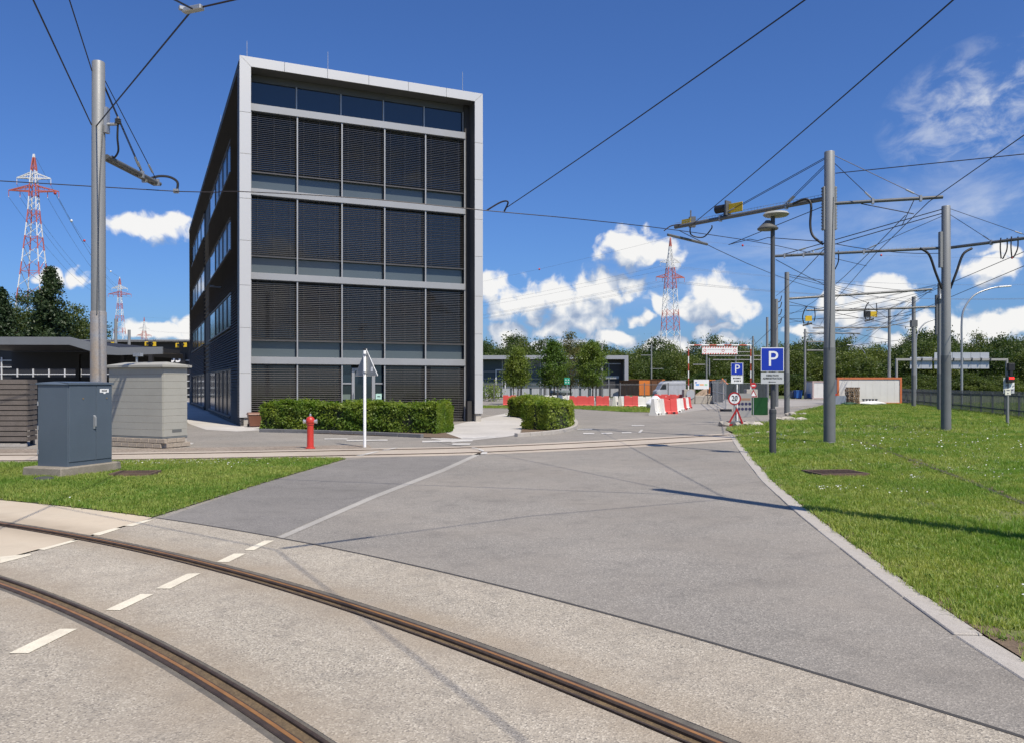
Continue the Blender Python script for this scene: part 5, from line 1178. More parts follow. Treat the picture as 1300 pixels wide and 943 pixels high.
def site_fence(label, px0, px1, D0, D1, h, panels):
    a, b_ = GX(px0, D0), GX(px1, D1); e = thing('site_fence', label, 'fence', a); d = (b_ - a)
    for i in range(panels):
        p0, p1 = d * (i / panels), d * ((i + 1) / panels); m_ = (p0 + p1) / 2; L_ = (p1 - p0).length; rz = math.atan2(d.y, d.x)
        n = 14; w_ = L_ / n
        bb = MB(); dirx = d.normalized(); nrm = Vector((-dirx.y, dirx.x, 0))
        bb.add([p0 + dirx * (L_ * j / n) + nrm * (.03 * math.sin(j * 1.9)) + Vector((0, 0, z)) for j in range(n + 1) for z in (.15, h - .08)], [(2 * j, 2 * j + 2, 2 * j + 3, 2 * j + 1) for j in range(n)])
        bb.build('netting', NET, e)
        MB().tube(p0, p0 + Vector((0, 0, h)), .022, 6).build('post', GALV, e); MB().tube(p0 + Vector((0, 0, h)), p1 + Vector((0, 0, h)), .02, 6).build('top_rail', GALV, e)
        MB().box(p0 + Vector((0, 0, .06)), (.25, .6, .12), rz=rz).build('foot_block', CONC, e)
    MB().tube(d, d + Vector((0, 0, h)), .022, 6).build('post', GALV, e)
site_fence('dark netted site fence turned beside the open gate panel', 902, 918, 74, 71, 1.9, 2)
site_fence('dark netted site fence in the distance behind the parking signs', 919, 976, 86, 88, 1.85, 3)
e = thing('open_gate_panel', 'open wire mesh gate panel swung out across the site road', 'gate', GX(921.5, 52)); a = GX(921.5, 52); c_ = GX(904, 74) - a; a = Vector((0, 0, 0))
for z in (.15, 1.1, 2.05): MB().tube(Vector((0, 0, z)), c_ + Vector((0, 0, z)), .022, 6).build('rail', GALV, e)
for t in (0, .5, 1): MB().tube(c_ * t + Vector((0, 0, .05)), c_ * t + Vector((0, 0, 2.05)), .022, 6).build('post', GALV, e)
b = MB()
for t in np.linspace(.01, .99, 90): b.tube(c_ * t + Vector((0, 0, .15)), c_ * t + Vector((0, 0, 2.05)), .003, 4)
b.build('mesh_wires', GALV, e, kind='stuff'); MB().box((0, 0, .07), (.7, .25, .14)).build('foot_block', BLACK, e)

# ------------------------------------------------------------------ water-filled barriers
BR = mat('barrier_red', (.56, .065, .055), .5, var=.4, vs=3, col2=(.44, .06, .05)); BW = mat('barrier_white', (.70, .69, .65), .5, var=.4, vs=3, col2=(.58, .57, .52))
def barrier_mesh(m, L_=1.0, H=.82):
    b = MB(); prof = [(-.22, 0), (-.22, .10), (-.16, .16), (-.12, .40), (-.085, H - .1), (-.07, H), (.07, H), (.085, H - .1), (.12, .40), (.16, .16), (.22, .10), (.22, 0)]
    for x0, x1, sc in ((-L_ / 2, -.36, .94), (-.36, -.10, 1.), (-.10, .10, .86), (.10, .36, 1.), (.36, L_ / 2, .94)):
        b.extr([(a * sc, z if z < H - .05 else z - (.07 if sc < .9 else 0)) for a, z in prof], (x0, 0, 0), (x1, 0, 0))
    me = b.mesh('body'); me.materials.append(m); return me
MBR, MBW = barrier_mesh(BR), barrier_mesh(BW)
hole = MB().bb((-.09, -.225, .02), (.09, .225, .11)).mesh('fork_slot'); hole.materials.append(BLACK)
lug = MB().lathe([(.05, 0), (.05, .2)], n=8).mesh('coupling'); lug.materials.append(BW)
def barrier(x, yb, col, rz=0., near='', s=1.):
    p = G(x, yb); side = 'red' if col == 'r' else 'white'
    e = thing('plastic_barrier', '%s water-filled plastic barrier %s' % (side, near), 'barrier', p, rz, group='plastic road barriers'); e.scale = (s, s, s)
    inst('body', MBR if col == 'r' else MBW, e)
    for q in (-.24, .24): inst('fork_slot', hole, e, (q, -.003, .0))
    inst('coupling', lug, e, (.52, 0, .5))
barrier(647, 515, 'r', 0, 'in front of the left small tree', 1.05)
for x in (682, 699, 716): barrier(x, 514, 'w', 0, 'in the row behind the curved hedge')
for x, n_ in ((731, 'next to the curved hedge end'), (746, 'in the row below the right small tree'), (765, 'in the row below the right small tree')): barrier(x, 515.5, 'r', R(-2), n_)
for x in (781.5, 789): barrier(x, 516, 'w', R(70), 'standing crosswise in the row before the grey mast')
barrier(801, 516.5, 'r', 0, 'between the white barriers of the row', 1.05); barrier(818, 516.5, 'w', 0, 'beside the white sacks', 1.0)
barrier(833, 526.5, 'w', R(60), 'angled at the corner of the grass strip', 1.12); barrier(840, 526, 'w', R(75), 'angled beside the corner of the grass strip', 1.1)
barrier(848, 525, 'r', R(20), 'at the corner of the row leading to the height gauge', 1.08); barrier(856.5, 523, 'w', R(50), 'in the row leading to the height gauge')
barrier(863, 521, 'w', R(62), 'in the row leading to the height gauge'); barrier(866.5, 520, 'r', R(62), 'in the row leading to the height gauge'); barrier(870, 519, 'w', R(62), 'in the row leading to the height gauge'); barrier(873, 518, 'r', R(62), 'in the row leading to the height gauge')
for x, yb in ((838, 511.5), (849, 511.5), (860, 511.8)): barrier(x, yb, 'r', R(-4), 'behind the row, below the van')
def sack(label, p, sx, sy, sz, m):
    b = MB(); n, k = 14, 8
    for i in range(k + 1):
        t = i / k; r = math.sin(math.pi * (.12 + .83 * t)) ** .6
        for j in range(n):
            a = 2 * math.pi * j / n; w_ = 1 + .16 * math.sin(3 * a + 5 * t) + .1 * math.sin(7 * a + 2 * t)
            b.v.append((sx * r * w_ * math.cos(a), sy * r * w_ * math.sin(a), sz * t))
    b.f = [(i * n + j, i * n + (j + 1) % n, (i + 1) * n + (j + 1) % n, (i + 1) * n + j) for i in range(k) for j in range(n)] + [tuple(range(n))[::-1], tuple(range(k * n, k * n + n))]
    o = b.build('sack', m, None, smooth=70, label=label, cat='sack'); o.location = p
SACK = mat('sack_white', (.66, .68, .72), .7, var=.4, vs=6)
sack('white plastic sack slumped against the corner barrier', G(828.5, 519), .45, .4, .75, SACK); sack('second white sack behind the corner barrier', G(832, 516), .45, .4, .85, SACK)

# ------------------------------------------------------------------ glass pavilion behind, fence, green bin, small sign
DB = 118.0; b0 = GX(797, DB); e = thing('glass_hall', 'low two storey glass hall with thin grey portal frame behind the small trees', 'building', b0)
zt = ZH(451.5, DB); xl = GX(540, DB).x - b0.x
FR = mat('hall_frame', (.36, .37, .39), .45, .3); GL2 = mat('hall_glass', (.075, .10, .115), .08, spec=.7); DK = mat('hall_dark', (.035, .036, .04), .6)
MB().bb((xl, 3, 0), (-.4, 16, zt - .6)).build('core', DK, e)
MB().bb((-.55, -.6, 0), (0, 3, zt - .55)).build('frame_post', FR, e); MB().bb((xl, -.6, zt - .55), (0, 16, zt)).build('roof', FR, e)
MB().bb((xl, -.4, 0), (xl + .4, 3, zt - .55)).build('frame_post', FR, e)
MB().bb((-4.2, 1.0, 0), (-.55, 2.9, zt - .55)).build('dark_bay', DK, e); MB().bb((-4.2, .8, 2.55), (-1.2, 1.0, 2.95)).build('bay_band', FR, e); MB().bb((-2.7, .85, 2.95), (-2.6, 1.0, zt - 1.2)).build('bay_mullion', FR, e); MB().bb((-2.7, .85, 0), (-2.6, 1.0, 2.5)).build('bay_mullion', FR, e); MB().bb((-4.0, .84, zt - 1.25), (-.9, 1.0, zt - 1.1)).build('bay_band', FR, e)
nx = 9; x1 = -4.3; pw = (x1 - xl) / nx
zz = [0, 1.25, 2.55, 3.6, zt - .6]
for i in range(nx):
    for k in range(4): MB().bb((xl + i * pw + .06, 1.2, zz[k] + .05), (xl + (i + 1) * pw - .06, 1.25, zz[k + 1] - .05)).build('glass_pane', GL2, e)
    MB().bb((xl + i * pw - .05, 1.1, 0), (xl + i * pw + .05, 1.19, zt - .6)).build('mullion', FR, e)
for z in zz[1:4]: MB().bb((xl, 1.06, z - .04), (x1, 1.18, z + .04)).build('transom', FR, e)
xd = GX(635.5, DB).x - b0.x
MB().bb((xd - .75, .8, 0), (xd - .6, 1.05, 3.9)).build('door_frame', mat('door_white', (.62, .63, .64), .5), e); MB().bb((xd + .6, .8, 0), (xd + .75, 1.05, 3.9)).build('door_frame', MATS['door_white'], e); MB().bb((xd - .6, .8, 3.75), (xd + .6, 1.05, 3.9)).build('door_frame', MATS['door_white'], e)
for x in np.arange(xl, -1, 1.4): MB().bb((x, -3.0, 0), (x + 1.1, -2.9, 1.15)).build('screen_panel', mat('screen_pale', (.40, .41, .43), .6), e)
# bar fence in front of it
D8 = 80.0; a = GX(560, D8); c_ = GX(878, D8 + 6); e = thing('railing_fence', 'thin dark bar railing running in front of the glass hall and van', 'fence', a); d = c_ - a
n = 10
for i in range(n + 1): MB().bb(Vector((-.05, -.05, 0)) + d * (i / n), Vector((.05, .05, 1.9)) + d * (i / n)).build('post', STEEL_D, e)
for z in (.25, 1.7): MB().tube(Vector((0, 0, z)), d + Vector((0, 0, z)), .03, 6).build('rail', STEEL_D, e)
b = MB()
for t in np.linspace(0, 1, 180): b.tube(d * t + Vector((0, 0, .15)), d * t + Vector((0, 0, 1.85)), .012, 4)
b.build('bar', STEEL_D, e, kind='stuff')
e = thing('waste_container', 'grey-green lidded waste container behind the white barriers', 'container', G(712, 511)); GG = mat('bin_green_grey', (.13, .155, .15), .6, var=.3, vs=2)
MB().add([(-.9, -.5, .12), (.9, -.5, .12), (.9, .5, .12), (-.9, .5, .12), (-1.05, -.6, .95), (1.05, -.6, .95), (1.05, .6, .95), (-1.05, .6, .95)], [(0, 3, 2, 1), (4, 5, 6, 7), (0, 1, 5, 4), (1, 2, 6, 5), (2, 3, 7, 6), (3, 0, 4, 7)]).build('body', GG, e, bevel=.03)
MB().add([(-1.08, -.63, .95), (1.08, -.63, .95), (1.08, .63, .95), (-1.08, .63, .95), (-1.02, -.2, 1.18), (1.02, -.2, 1.18), (1.02, .5, 1.12), (-1.02, .5, 1.12)], [(0, 3, 2, 1), (4, 5, 6, 7), (0, 1, 5, 4), (1, 2, 6, 5), (2, 3, 7, 6), (3, 0, 4, 7)]).build('lid', GG, e, bevel=.03)
for x in (-.7, .7):
    for y in (-.4, .4): MB().tube((x - .05, y, .09), (x + .05, y, .09), .09, 10).build('wheel', BLACK, e)
D9 = 66.5; e = thing('assembly_sign', 'small green and white assembly point sign on a post among the small trees', 'sign', GX(720, D9)); z_ = ZH(483.5, D9)
MB().bb((-.23, -.01, z_ - .27), (.23, .01, z_ + .27)).build('plate', mat('sign_green', (.02, .30, .20), .5), e)
for s in (-1, 1):
    for q in (-1, 1): MB().poly_y([(s * .05, z_ + q * .05), (s * .17, z_ + q * .09), (s * .09, z_ + q * .18)], -.016, -.0105).build('arrow', SWH, e)
MB().bb((-.03, .01, 0), (.03, .06, z_)).build('post', GALV, e)
for px in (626, 609): 
    C_ = RNG.normal(size=(900, 3)) * (.42, .42, .5); V, Fq = leaf_quads(C_ + (0, 0, .9), .10)
    e = thing('round_shrub', 'small round green shrub ' + ('beside the glass hall door' if px == 626 else 'half behind the silver frame corner'), 'shrub', GX(px, 84)); put(bpy.data.objects.new('foliage', npmesh('foliage', V, Fq, HEDGE, 4)), e); MB().tube((0, 0, 0), (0, 0, .7), .04, 6).build('stem', BARK, e)
# ------------------------------------------------------------------ orange skips, van, containers
ORG = mat('skip_orange', (.60, .17, .02), .5, var=.4, vs=1.5, col2=(.45, .13, .02)); ORB = mat('skip_side', (.20, .085, .035), .7, var=.4, vs=1)
def skip(label, px, D, L_, w_, h, rz):
    e = thing('steel_skip', label, 'container', GX(px, D), rz)
    MB().bb((-w_ / 2, 0, .25), (w_ / 2, L_, h)).build('body', ORB, e); MB().bb((-w_ / 2 - .02, -.06, .3), (w_ / 2 + .02, 0, h + .05)).build('end_wall', ORG, e)
    for i in range(5): MB().bb((-w_ / 2 - .07, .4 + i * L_ / 5.2, .3), (-w_ / 2, .55 + i * L_ / 5.2, h - .1)).build('rib', ORB, e)
    MB().bb((-w_ / 2 - .04, .0, h), (w_ / 2 + .04, L_, h + .08)).build('top_rim', ORB, e)
    for x in (-w_ / 3, w_ / 3): MB().tube((x, -.06, .18), (x, .3, .18), .14, 10).build('roller', BLACK, e)
skip('open steel skip with bright orange end beside the thin mast', 818, 108, 6.5, 1.5, 2.2, R(16)); skip('low orange skip behind the white van', 842, 118, 5, 2.2, 2.4, R(70))
e = thing('white_van', 'white panel van parked behind the railing beside the orange skips', 'van', GX(849, 98), R(8)); VW = mat('van_white', (.44, .46, .49), .4, var=.4, vs=2); VG = mat('van_glass', (.02, .025, .03), .08)
MB().poly_y([(-1.75, .35), (-1.75, .95), (-1.45, 1.1), (-1.05, 1.85), (-.7, 2.1), (1.75, 2.1), (1.8, .35)], -.85, .85).build('body', VW, e, bevel=.06)
MB().poly_y([(-1.38, 1.15), (-1.02, 1.78), (-.6, 1.8), (-.6, 1.15)], -.88, -.852).build('window', VG, e)
for x in (-1.15, 1.15): 
    for y in (-.84, .66): MB().tube((x, y, .33), (x, y + .18, .33), .33, 16).build('wheel', BLACK, e)
MB().bb((-1.83, -.8, .4), (-1.76, .8, .62)).build('bumper', STEEL_D, e); MB().bb((-1.785, -.78, .75), (-1.75, -.5, .92)).build('headlight', SWH, e)
e = thing('white_lorry_box', 'pale box body standing behind the van', 'lorry', GX(862, 104), R(5))
MB().bb((-.9, 0, .8), (.9, 4.5, 2.2)).build('box_body', VW, e, bevel=.04); MB().bb((-.85, .1, .45), (.85, 4.2, .8)).build('chassis', STEEL_D, e); MB().bb((-.95, -.03, 2.2), (.95, 4.55, 2.26)).build('roof_edge', GALV, e)
for y in (.7, 3.6): MB().tube((-.9, y, .4), (.9, y, .4), .4, 14).build('axle_wheels', BLACK, e)
e = thing('small_excavator', 'orange digger top showing above the dark netted fence', 'digger', GX(906, 92)); 
MB().bb((-.6, -.5, .7), (.6, .7, 1.4)).build('engine_house', ORG, e, bevel=.06); MB().bb((-.55, -.4, 1.4), (.1, .3, 2.15)).build('cab', VG, e); MB().bb((-.58, -.43, 2.15), (.13, .33, 2.25)).build('cab_roof', ORG, e); MB().path([(.3, -.4, 1.2), (.7, -1.2, 2.3), (1.1, -2.0, 1.6)], .13, 6).build('boom', ORG, e)
for x in (-.5, .5): MB().extr([(-.2, 0), (.2, 0), (.2, .55), (-.2, .55)], (x, -.8, .02), (x, .9, .02)).build('track', BLACK, e)
heap = MB(); n = 18
heap.v = [(0, 0, 1.75)] + [(r * math.cos(2 * math.pi * j / n) * (1 + .12 * math.sin(j * 2.3)), r * .6 * math.sin(2 * math.pi * j / n), z + .12 * math.sin(j * 3.1) * (z > 0)) for r, z in ((.8, 1.5), (1.8, .8), (2.8, 0)) for j in range(n)]
heap.f = [(0, 1 + j, 1 + (j + 1) % n) for j in range(n)] + [(1 + k * n + j, 1 + (k + 1) * n + j, 1 + (k + 1) * n + (j + 1) % n, 1 + k * n + (j + 1) % n) for k in range(2) for j in range(n)]
o = heap.build('spoil_heap', speckle('spoil', (.36, .27, .19), (.2, .15, .1), (.5, .42, .33), 6, .6, (.3, .22, .15), 1, .6), None, label='brown spoil heap above the dark netted fence', cat='heap'); o.location = GX(909, 96)
# white container with orange edges
D10 = 70.0; wpx0, wpx1 = 1063, 1145; hC = ZH(479, D10); L_ = (wpx1 - wpx0) / F * D10
def container(label, p, L_, w_, h, edge, rz=0.):
    e = thing('site_container', label, 'container', p, rz); wall = mat('container_wall', (.64, .63, .60), .6, var=.25, vs=1)
    n = int(L_ / .6)
    for i in range(n): MB().bb((i * L_ / n + .004, .05, .12), ((i + 1) * L_ / n - .004, w_ - .05, h - .1)).build('wall_panel', wall, e)
    for z0, z1 in ((0.02, .16), (h - .16, h)):
        for y0, y1 in ((0, .1), (w_ - .1, w_)): MB().bb((.12, y0, z0), (L_ - .12, y1, z1)).build('edge_beam', edge, e)
        for x0, x1 in ((0, .12), (L_ - .12, L_)): MB().bb((x0 + .002, .12, z0), (x1 - .002, w_ - .12, z1)).build('edge_beam', edge, e)
    for x0, x1 in ((0, .16), (L_ - .16, L_)):
        for y0, y1 in ((-.004, .14), (w_ - .14, w_ + .004)): MB().bb((x0 - .003, y0, 0), (x1 + .003, y1, h + .004)).build('corner_post', edge, e)
    MB().bb((.05, .05, h - .08), (L_ - .05, w_ - .05, h - .03)).build('roof', wall, e)
    return e
OE = mat('container_orange', (.55, .16, .06), .5, var=.3, vs=2)
container('white site container with bright orange edges at the end of the lawn', GX(wpx0, D10), L_, 2.4, hC, OE)
container('plain white site container with a dark red edge beside the blue bins', GX(1031.5, 96), 3.2, 2.4, ZH(483.5, 96), mat('container_dark_red', (.45, .35, .33), .5, var=.3, vs=2))
# pallets
PAL = mat('pallet_wood', (.30, .21, .13), .85, var=.5, vs=4, col2=(.2, .14, .09)); pp = GX(1082, 69); 
for k in range(9):
    nth = ('bottom', 'second', 'third', 'fourth', 'fifth', 'sixth', 'seventh', 'eighth', 'topmost')[k]
    e = thing('wooden_pallet', nth + ' wooden pallet' + (' from the ground' if 0 < k < 8 else '') + ' in the stack before the orange edged container', 'pallet', pp + Vector((RNG.uniform(-.04, .04), RNG.uniform(-.03, .03), k * .165)), R(RNG.uniform(-3, 3)), group='stacked pallets')
    for i in range(5): MB().bb((-.48 + i * .21, -.4, .135), (-.38 + i * .21, .4, .16)).build('board', PAL, e)
    for i in range(3): MB().bb((-.48, -.4 + i * .35, .0), (.46, -.3 + i * .35, .02)).build('board', PAL, e)
    for x in (-.45, -.05, .36):
        for y in (-.38, -.04, .3): MB().bb((x, y, .02), (x + .1, y + .08, .135)).build('block', PAL, e)
e = thing('sheet_fence', 'low grey corrugated sheet fence beside the pallet stack', 'fence', GX(1059, 68)); n = 24; L_ = 1.0
MB().add([(L_ * i / n, .02 * (i % 2), z) for i in range(n + 1) for z in (0, .78)], [(2 * i, 2 * i + 2, 2 * i + 3, 2 * i + 1) for i in range(n)]).build('sheet', mat('zinc_sheet', (.34, .38, .43), .5, .4), e); MB().bb((.0, -.03, .78), (.2, .05, .95)).build('red_tag', RED, e)
sack('crumpled white tarpaulin bundle in front of the orange edged container', GX(1107, 66.5), 1.0, .35, .38, mat('tarp', (.62, .62, .62), .6)); sack('dark green net bundle at the foot of the pallet stack', GX(1078, 67.3), .7, .3, .26, mat('net_green', (.02, .06, .03), .8))
e = thing('beam_bundle', 'dark slatted rack lying on the white tarpaulin', 'rack', GX(1104, 67) + Vector((0, 0, .36)))
for i in range(5): MB().bb((-.55 + i * .26, -.1, -.02), (-.45 + i * .26, .1, .14)).build('slat', STEEL_D, e)
MB().bb((-.6, -.12, .14), (.65, .12, .18)).build('rail', STEEL_D, e)
BLU = mat('bin_blue', (.02, .11, .38), .5)
def bluebin(label, px, D, w_, h):
    e = thing('blue_bin', label, 'bin', GX(px, D)); MB().add([(-w_ / 2 * .9, -.4, .1), (w_ / 2 * .9, -.4, .1), (w_ / 2 * .9, .4, .1), (-w_ / 2 * .9, .4, .1), (-w_ / 2, -.5, h), (w_ / 2, -.5, h), (w_ / 2, .5, h), (-w_ / 2, .5, h)], [(0, 3, 2, 1), (4, 5, 6, 7), (0, 1, 5, 4), (1, 2, 6, 5), (2, 3, 7, 6), (3, 0, 4, 7)]).build('body', BLU, e)
    MB().bb((-w_ / 2 - .03, -.53, h), (w_ / 2 + .03, .53, h + .1)).build('lid', BLU, e, bevel=.03); MB().tube((-w_ / 2 + .05, -.3, .08), (w_ / 2 - .05, -.3, .08), .08, 8).build('wheels', BLACK, e)
bluebin('large blue waste bin beside a grey one at the road end', 1013, 98, .72, .92); bluebin('small light blue bin next to the plain white container', 1028.5, 97, .42, .5)
e = thing('grey_bin', 'grey waste bin next to the large blue one', 'bin', GX(1006, 99)); MB().bb((-.3, -.4, .08), (.3, .4, .9)).build('body', mat('bin_grey', (.18, .19, .2), .6), e, bevel=.04); MB().bb((-.33, -.43, .9), (.33, .43, .98)).build('lid', STEEL_D, e); MB().tube((-.25, -.3, .07), (.25, -.3, .07), .07, 8).build('wheels', BLACK, e)
# rubble at the lawn edge
RUBM = speckle('rubble', (.42, .39, .34), (.26, .24, .2), (.52, .49, .43), 20, .5, (.33, .3, .26), 3, .6)
def stone(i, s):
    r = np.random.default_rng(i); bm = bmesh.new(); bmesh.ops.create_icosphere(bm, subdivisions=1, radius=.5)
    for v in bm.verts: v.co *= r.uniform(.75, 1.15); v.co.z *= .6
    m = bpy.data.meshes.new('rubble_stone'); bm.to_mesh(m); bm.free(); m.materials.append(RUBM); return m
SM = [stone(i, 1) for i in range(5)]
for (px, py, nst, sp, lab) in ((997, 534, 9, .9, 'pile of broken pale concrete pieces at the lawn edge behind the lamp post'), (1005, 527, 8, .8, 'second pile of broken concrete beside the slim mast'), (940, 540.5, 11, .75, 'line of broken concrete lumps below the speed limit sign')):
    g = G(px, py); e = thing('rubble_pile', lab, 'rubble', g)
    for i in range(nst): inst('stone', SM[i % 5], e, (RNG.uniform(-sp, sp), RNG.uniform(-.3, .3), .07), (RNG.uniform(-.3, .3), RNG.uniform(-.3, .3), RNG.uniform(0, 6)), [RNG.uniform(.3, .6)] * 3)
# ------------------------------------------------------------------ picket fence, signal, sign gantry, street lamps
FE = mat('fence_slat', (.095, .108, .118), .7, var=.8, vs=1.3, col2=(.045, .05, .055))
a = Vector((35.6, 74, 0)); c_ = Vector((23.6, 33.5, 0)); d = c_ - a; L_ = d.length; u = d / L_; rz = math.atan2(d.y, d.x)
e = thing('slat_fence', 'dark grey vertical slat fence along the far edge of the lawn', 'fence', a); hF = 1.28
sm = MB().box((0, 0, hF / 2 + .06), (.088, .014, hF)).mesh('slat'); sm.materials.append(FE)
n = int(L_ / .20)
for i in range(n): inst('slat', sm, e, u * (i * .20) + Vector((0, 0, RNG.uniform(-.02, .02))), (0, RNG.uniform(-.012, .012), rz))
for z in (.35, 1.1): MB().box(d / 2 + Vector((.03, .02, z)), (L_, .04, .07), rz=rz).build('rail', FE, e)
for i in range(0, n, 12): MB().box(u * (i * .20) + Vector((.09, .05, .65)), (.08, .08, 1.3), rz=rz).build('post', FE, e)
b = MB(); 
SGP = G(1279, 539); e = thing('tram_signal', 'black tram signal with glowing red bar and white plates before the fence', 'signal', SGP)
hs = ZH(466, SGP.y)
MB().tube((0, 0, 0), (0, 0, hs), .06, 10).build('post', STEEL_G, e, smooth=40)
MB().box((.08, -.1, ZH(466, SGP.y)), (.28, .16, .32)).build('signal_box', BLACK, e, bevel=.02); MB().box((.06, -.12, ZH(474.5, SGP.y)), (.12, .14, .26)).build('signal_hood', BLACK, e)
MB().box((.04, -.03, ZH(489, SGP.y)), (.46, .02, .66)).build('plate', SGRY, e); MB().box((.04, -.12, ZH(481.5, SGP.y)), (.30, .14, .26)).build('signal_box', BLACK, e, bevel=.02)
MB().box((.06, -.195, ZH(480, SGP.y)), (.2, .012, .075)).build('red_light', mat('red_light', (.8, .02, .02), .4, emit=((1, .02, .015), 2.5)), e)
MB().box((.15, -.05, ZH(489.5, SGP.y)), (.22, .012, .28)).build('plate', SWH, e); MB().box((-.02, -.07, ZH(497, SGP.y)), (.24, .012, .26)).build('plate', mat('plate_cream', (.7, .7, .6), .5), e)
for x, z, w_ in ((-.05, ZH(489, SGP.y), .1), (.2, ZH(489.5, SGP.y), .05), (-.02, ZH(495, SGP.y), .14), (.14, ZH(495, SGP.y), .1), (-.03, ZH(499, SGP.y), .06)): MB().box((x, -.078, z), (w_, .004, .04)).build('plate_print', mat('print_grey', (.12, .12, .15), .6), e)
DG = 140.0; g0 = GX(1138, DG); e = thing('sign_gantry', 'grey overhead road sign gantry seen from behind, above the fence', 'gantry', g0); zb = ZH(456.5, DG); xr = GX(1278, DG).x - g0.x
GM = mat('gantry_grey', (.33, .325, .31), .6, .2); GPB = mat('sign_panel_back', (.44, .465, .50), .5, .3, var=.15, vs=.5)
MB().tube((0, 0, 0), (0, 0, zb), .22, 10).build('post', GM, e); MB().tube((xr, 0, 0), (xr, 0, zb), .22, 10).build('post', GM, e)
MB().box((xr / 2, 0, zb), (xr + .3, .3, .36)).build('beam', GM, e)
for x0, x1, y0, y1, n in ((1156, 1184.5, 453.5, 468, 2), (1187, 1257, 447.5, 468, 6)):
    X0, X1 = GX(x0, DG).x - g0.x, GX(x1, DG).x - g0.x
    for i in range(n): MB().bb((X0 + (X1 - X0) * i / n + .03, .25, ZH(y1, DG)), (X0 + (X1 - X0) * (i + 1) / n - .03, .32, ZH(y0, DG))).build('sign_panel', GPB, e)
    for i in range(n): xx = X0 + (X1 - X0) * (i + .98) / n; MB().box((xx, -.1, zb), (.12, .5, .55)).build('clamp', STEEL_D, e)
def street_lamp(label, base_px, D, head, r=.09, left=False):
    p = GX(base_px, D); e = thing('street_lamp', label, 'lamp', p); hp = P(*head, D) - p; zt = hp.z; sx = hp.x
    pts = [(0, 0, 0), (0, 0, zt * .45), (0, 0, zt * .70), (sx * .06, 0, zt * .82), (sx * .28, 0, zt * .93), (sx * .62, 0, zt * .985), (sx * .85, 0, zt)]
    MB().path(smooth_poly([Vector(q) for q in pts], 5), r, 8, r * .55).build('curved_pole', GALV, e, smooth=60)
    MB().box((sx * .93, 0, zt + .03), (abs(sx) * .16 + .5, .28, .13), ry=R(-4 if sx > 0 else 4)).build('lamp_head', WHITE, e, bevel=.04)
street_lamp('tall curved street lamp with white head behind the slat fence', 1221, 68, (1279, 364.5), .1)
street_lamp('curved street lamp half hidden by the close pair of masts', 1163, 104, (1202, 404), .11); street_lamp('small far curved street lamp above the orange edged container', 1100, 150, (1077, 438.5), .12); street_lamp('far curved street lamp near the blue bins', 1012, 185, (1024, 458), .13)

# ------------------------------------------------------------------ trees
LEAF = leafmat('tree_leaf', (.075, .135, .022), (.16, .205, .04), vs=.5, trans=.35); LEAFW = leafmat('wood_leaf', (.034, .062, .013), (.125, .155, .034), vs=.16, trans=.3); LEAFD = leafmat('dark_tree_leaf', (.028, .05, .013), (.07, .095, .022), vs=.3, trans=.25); CONIF = leafmat('conifer', (.020, .040, .016), (.042, .066, .024), vs=.4, trans=.12)
def crown(seed, rx, rz, zc, nclump, per, leaf, clump_r, m, name='crown', shell=.55):
    r = np.random.default_rng(seed); d = r.normal(size=(nclump, 3)); d /= np.linalg.norm(d, axis=1)[:, None]
    rad = r.uniform(shell, 1.0, nclump) ** .8 * (1 + .22 * np.sin(d[:, 0] * 5 + seed) * np.cos(d[:, 2] * 4 + seed))
    C_ = d * rad[:, None] * (rx, rx, rz); C_[:, 2] += zc
    Q = np.repeat(C_, per, 0) + r.normal(size=(nclump * per, 3)) * clump_r * np.array((1, 1, .7))
    V, Fq = leaf_quads(Q, leaf, up=.5, rng=r); return npmesh(name, V, Fq, m, 4)
def limbs(seed, h, r0, n, spread, z0):
    r = np.random.default_rng(seed); b = MB().path([(0, 0, 0), (.05, .02, h * .3), (-.04, .05, h * .6), (.02, 0, h * .92)], r0, 8, r0 * .25)
    for i in range(n):
        a = r.uniform(0, 6.28); z = z0 + (h * .85 - z0) * i / n; L_ = spread * (1 - .5 * i / n) * r.uniform(.7, 1)
        b.path([(0, 0, z), (math.cos(a) * L_ * .5, math.sin(a) * L_ * .5, z + L_ * .35), (math.cos(a) * L_, math.sin(a) * L_, z + L_ * .8)], r0 * .4, 5, r0 * .1)
    return b
def tree(label, p, h, rx, seed, m=LEAF, nclump=220, per=60, leaf=.09, clump_r=.22, z0=1.4):
    e = thing('young_tree', label, 'tree', p)
    put(bpy.data.objects.new('crown', crown(seed, rx, (h - z0) / 2, (h + z0) / 2, nclump, per, leaf, clump_r, m)), e)
    limbs(seed, h * .95, .07, 9, rx * .8, z0).build('trunk', BARK, e, smooth=60); return e
def teardrop(seed, rx, h, z0, n, per, leaf, cr, m):
    r = np.random.default_rng(seed); t = r.uniform(0, 1, n) ** 1.25; prof = np.sin(np.pi * np.clip(.16 + .84 * t, 0, 1)) ** .75 * (1 - .25 * t)
    a = r.uniform(0, 6.28, n); q = np.sqrt(r.uniform(.12, 1, n)) * prof * rx * (1 + .18 * np.sin(a * 3 + t * 9 + seed))
    C_ = np.stack([q * np.cos(a), q * np.sin(a), z0 + t * (h - z0)], 1)
    Q = np.repeat(C_, per, 0) + r.normal(size=(n * per, 3)) * cr * np.array((1, 1, .75)); V, Fq = leaf_quads(Q, leaf, up=.5, rng=r); return npmesh('crown', V, Fq, m, 4)
